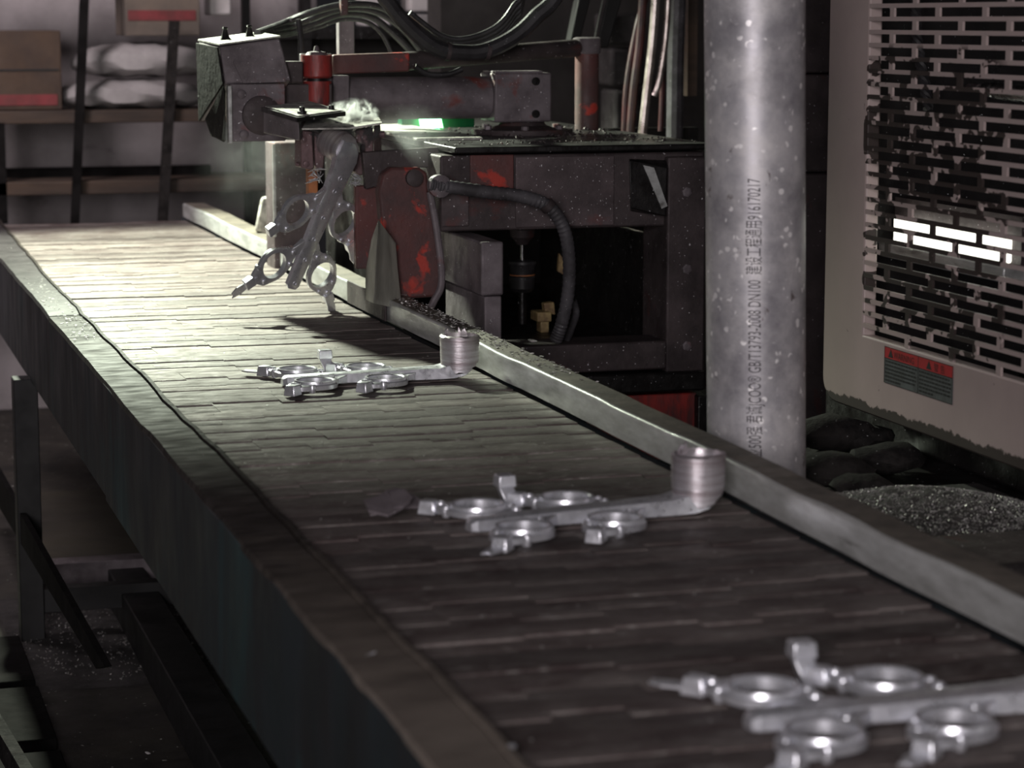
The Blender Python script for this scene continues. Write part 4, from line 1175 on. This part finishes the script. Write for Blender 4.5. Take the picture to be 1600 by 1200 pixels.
sack(92, 330, 124, 172, SY + 0.03, 'lower grey sack lying flat on the upper shelf board')
sack(118, 340, 66, 122, SY + 0.05, 'upper grey sack lying on another sack')
t2 = carton((196, -40, 312, 56), 'dusty grey-brown carton with faded red band above sacks', 'carton_grey', SY + 0.06, 0.25)
MB().pbox(200, 16, 306, 32, SY + 0.057, 0.004).build('red_band', 'carton_red', t2)
for k, (x0, y0, x1, y1, mt, lb_) in enumerate(((328, -30, 362, 24, 'white', 'narrow white sheet at the top beside the arm head'), (568, -20, 612, 41, 'white', 'white sheet behind the arched hoses'), (640, -40, 712, 18, 'white', 'pale pink box at the top behind thick hose'), (648, 22, 712, 42, 'sack', 'grey sack slumped below the pale pink box'))):
    nm = ('enamel_sheet', 'enamel_sheet', 'pale_box', 'slumped_sack')[k]
    tag(MB().pbox(x0, y0, x1, y1, 7.6, 0.12).build(nm, mt, None, 0.008), lb_, ('sheet', 'sheet', 'box', 'sack')[k])
st2 = thing('dark_rack', (1.5, 7.5, 0.0), 'dark steel rack holding pale boxes behind the arm', 'rack')
MB().pbox(440, 43, 960, 60, 7.55, 0.3).build('rack_board', 'iron_dark', st2)
for px in (470, 720, 760, 940):
    MB().pbox(px, -80, px + 18, 400, 7.56, 0.03).build('rack_upright', 'iron_dark', st2)
MB().pbox(430, 60, 980, 330, 7.9, 0.03).build('rack_back', 'wall_dark', st2)
MB().pbox(720, -80, 980, 43, 7.9, 0.03).build('rack_back', 'wall_dark', st2)
MB().box((at(430, 300, 7.55).x, 7.56, 0.0), (at(980, 300, 7.55).x, 7.6, 0.05)).build('rack_foot', 'iron_dark', st2)

# ------------------------------------------------------------------ under the conveyor
MB_ = MB()
tag(MB().hexa([at(40, 892, 5.42), at(250, 892, 5.42), at(250, 892, 5.46), at(40, 892, 5.46), at(40, 770, 5.9), at(220, 760, 5.9), at(220, 760, 5.94), at(40, 770, 5.94)]).build('leaning_board', 'panel_brown'), 'dull brown board leaning under the conveyor', 'board')
tag(MB().prism([Vector((0.19, 4.6, 0.16)), Vector((0.19, 4.6, 0.20)), Vector((0.37, 3.3, 0.05)), Vector((0.37, 3.3, 0.0))], (0.02, 0, 0)).build('loose_bar', 'soot_stone'), 'rusty flat bar slanting to the floor at lower left', 'bar')
for k in range(5):
    y = 3.0 + 0.42 * k
    pal = MB().box((-0.6, y, 0.0), (0.40, y + 0.36, 0.02 + 0.004 * (k % 2))).build('floor_board', 'soot', None, 0.003)
    tag(pal, ('nearest', 'second nearest', 'middle', 'second farthest', 'farthest')[k] + ' dark floor board left of the conveyor', 'board', 'dark boards on the floor')
scrap('paper_scrap', 230, 1178, 0.012, 'small white paper scrap on the dark floor board', 'scrap', 44, 'white', z=0.025)

# ------------------------------------------------------------------ smoke
def smoke_mat(name, blobs, gain, scale, lo, hi):
    m = bpy.data.materials.new(name)
    m.use_nodes = True
    nt = m.node_tree
    nt.nodes.remove(nt.nodes['Principled BSDF'])
    out = nt.nodes['Material Output']
    v = nd(nt, 'ShaderNodeVolumeScatter')
    v.inputs['Color'].default_value = (0.95, 0.97, 0.98, 1)
    v.inputs['Anisotropy'].default_value = 0.35
    pos = nd(nt, 'ShaderNodeNewGeometry').outputs['Position']
    f = ramp(nt, noise(nt, pos, scale, 5, 0.6, 1.3), lo, hi)
    tot = None
    for c_, r, a_ in blobs:
        sub = nd(nt, 'ShaderNodeVectorMath', operation='DISTANCE')
        nt.links.new(pos, sub.inputs[0]); sub.inputs[1].default_value = c_
        g_ = ramp(nt, sub.outputs['Value'], r, r * 0.1, 0, a_)
        g_ = mathn(nt, 'MULTIPLY', g_, g_)
        tot = g_ if tot is None else mathn(nt, 'ADD', tot, g_)
    dens = mathn(nt, 'MULTIPLY', mathn(nt, 'MULTIPLY', f, tot), gain)
    nt.links.new(dens, v.inputs['Density'])
    nt.links.new(v.outputs[0], out.inputs['Volume'])
    return m


def blobdomain(name, c_, r, mat, label):
    bm = bmesh.new(); bmesh.ops.create_icosphere(bm, subdivisions=3, radius=1)
    mb = MB(); idx = {v: i for i, v in enumerate(bm.verts)}
    mb.add([Vector(c_) + Vector((v.co.x * r[0], v.co.y * r[1], v.co.z * r[2])) for v in bm.verts], [tuple(idx[v] for v in f.verts) for f in bm.faces])
    bm.free()
    o = mb.build(name, mat)
    return tag(o, label, 'smoke', kind='stuff')


c1 = at(530, 205, 4.52)
blobdomain('smoke_wisps', c1, (0.12, 0.09, 0.10), smoke_mat('wisp_smoke', [(tuple(at(556, 196, 4.48)), 0.055, 1.0), (tuple(at(505, 208, 4.46)), 0.05, 1.0), (tuple(at(535, 205, 4.46)), 0.06, 1.0)], 1700, 36, 0.51, 0.60), 'bright white smoke wisps curling off the gripper top')
c2 = at(400, 255, 4.95)
c3 = at(640, 235, 4.45)
blobdomain('smoke_haze', c2, (0.20, 0.18, 0.15), smoke_mat('haze_left', [(tuple(c2), 0.15, 1.0)], 2.2, 11, 0.42, 0.75), 'thin grey smoke drifting below the arm head')
blobdomain('smoke_haze', c3, (0.13, 0.08, 0.09), smoke_mat('haze_right', [(tuple(c3), 0.12, 1.0)], 6.0, 14, 0.35, 0.75), 'faint smoke haze right of the gripper')
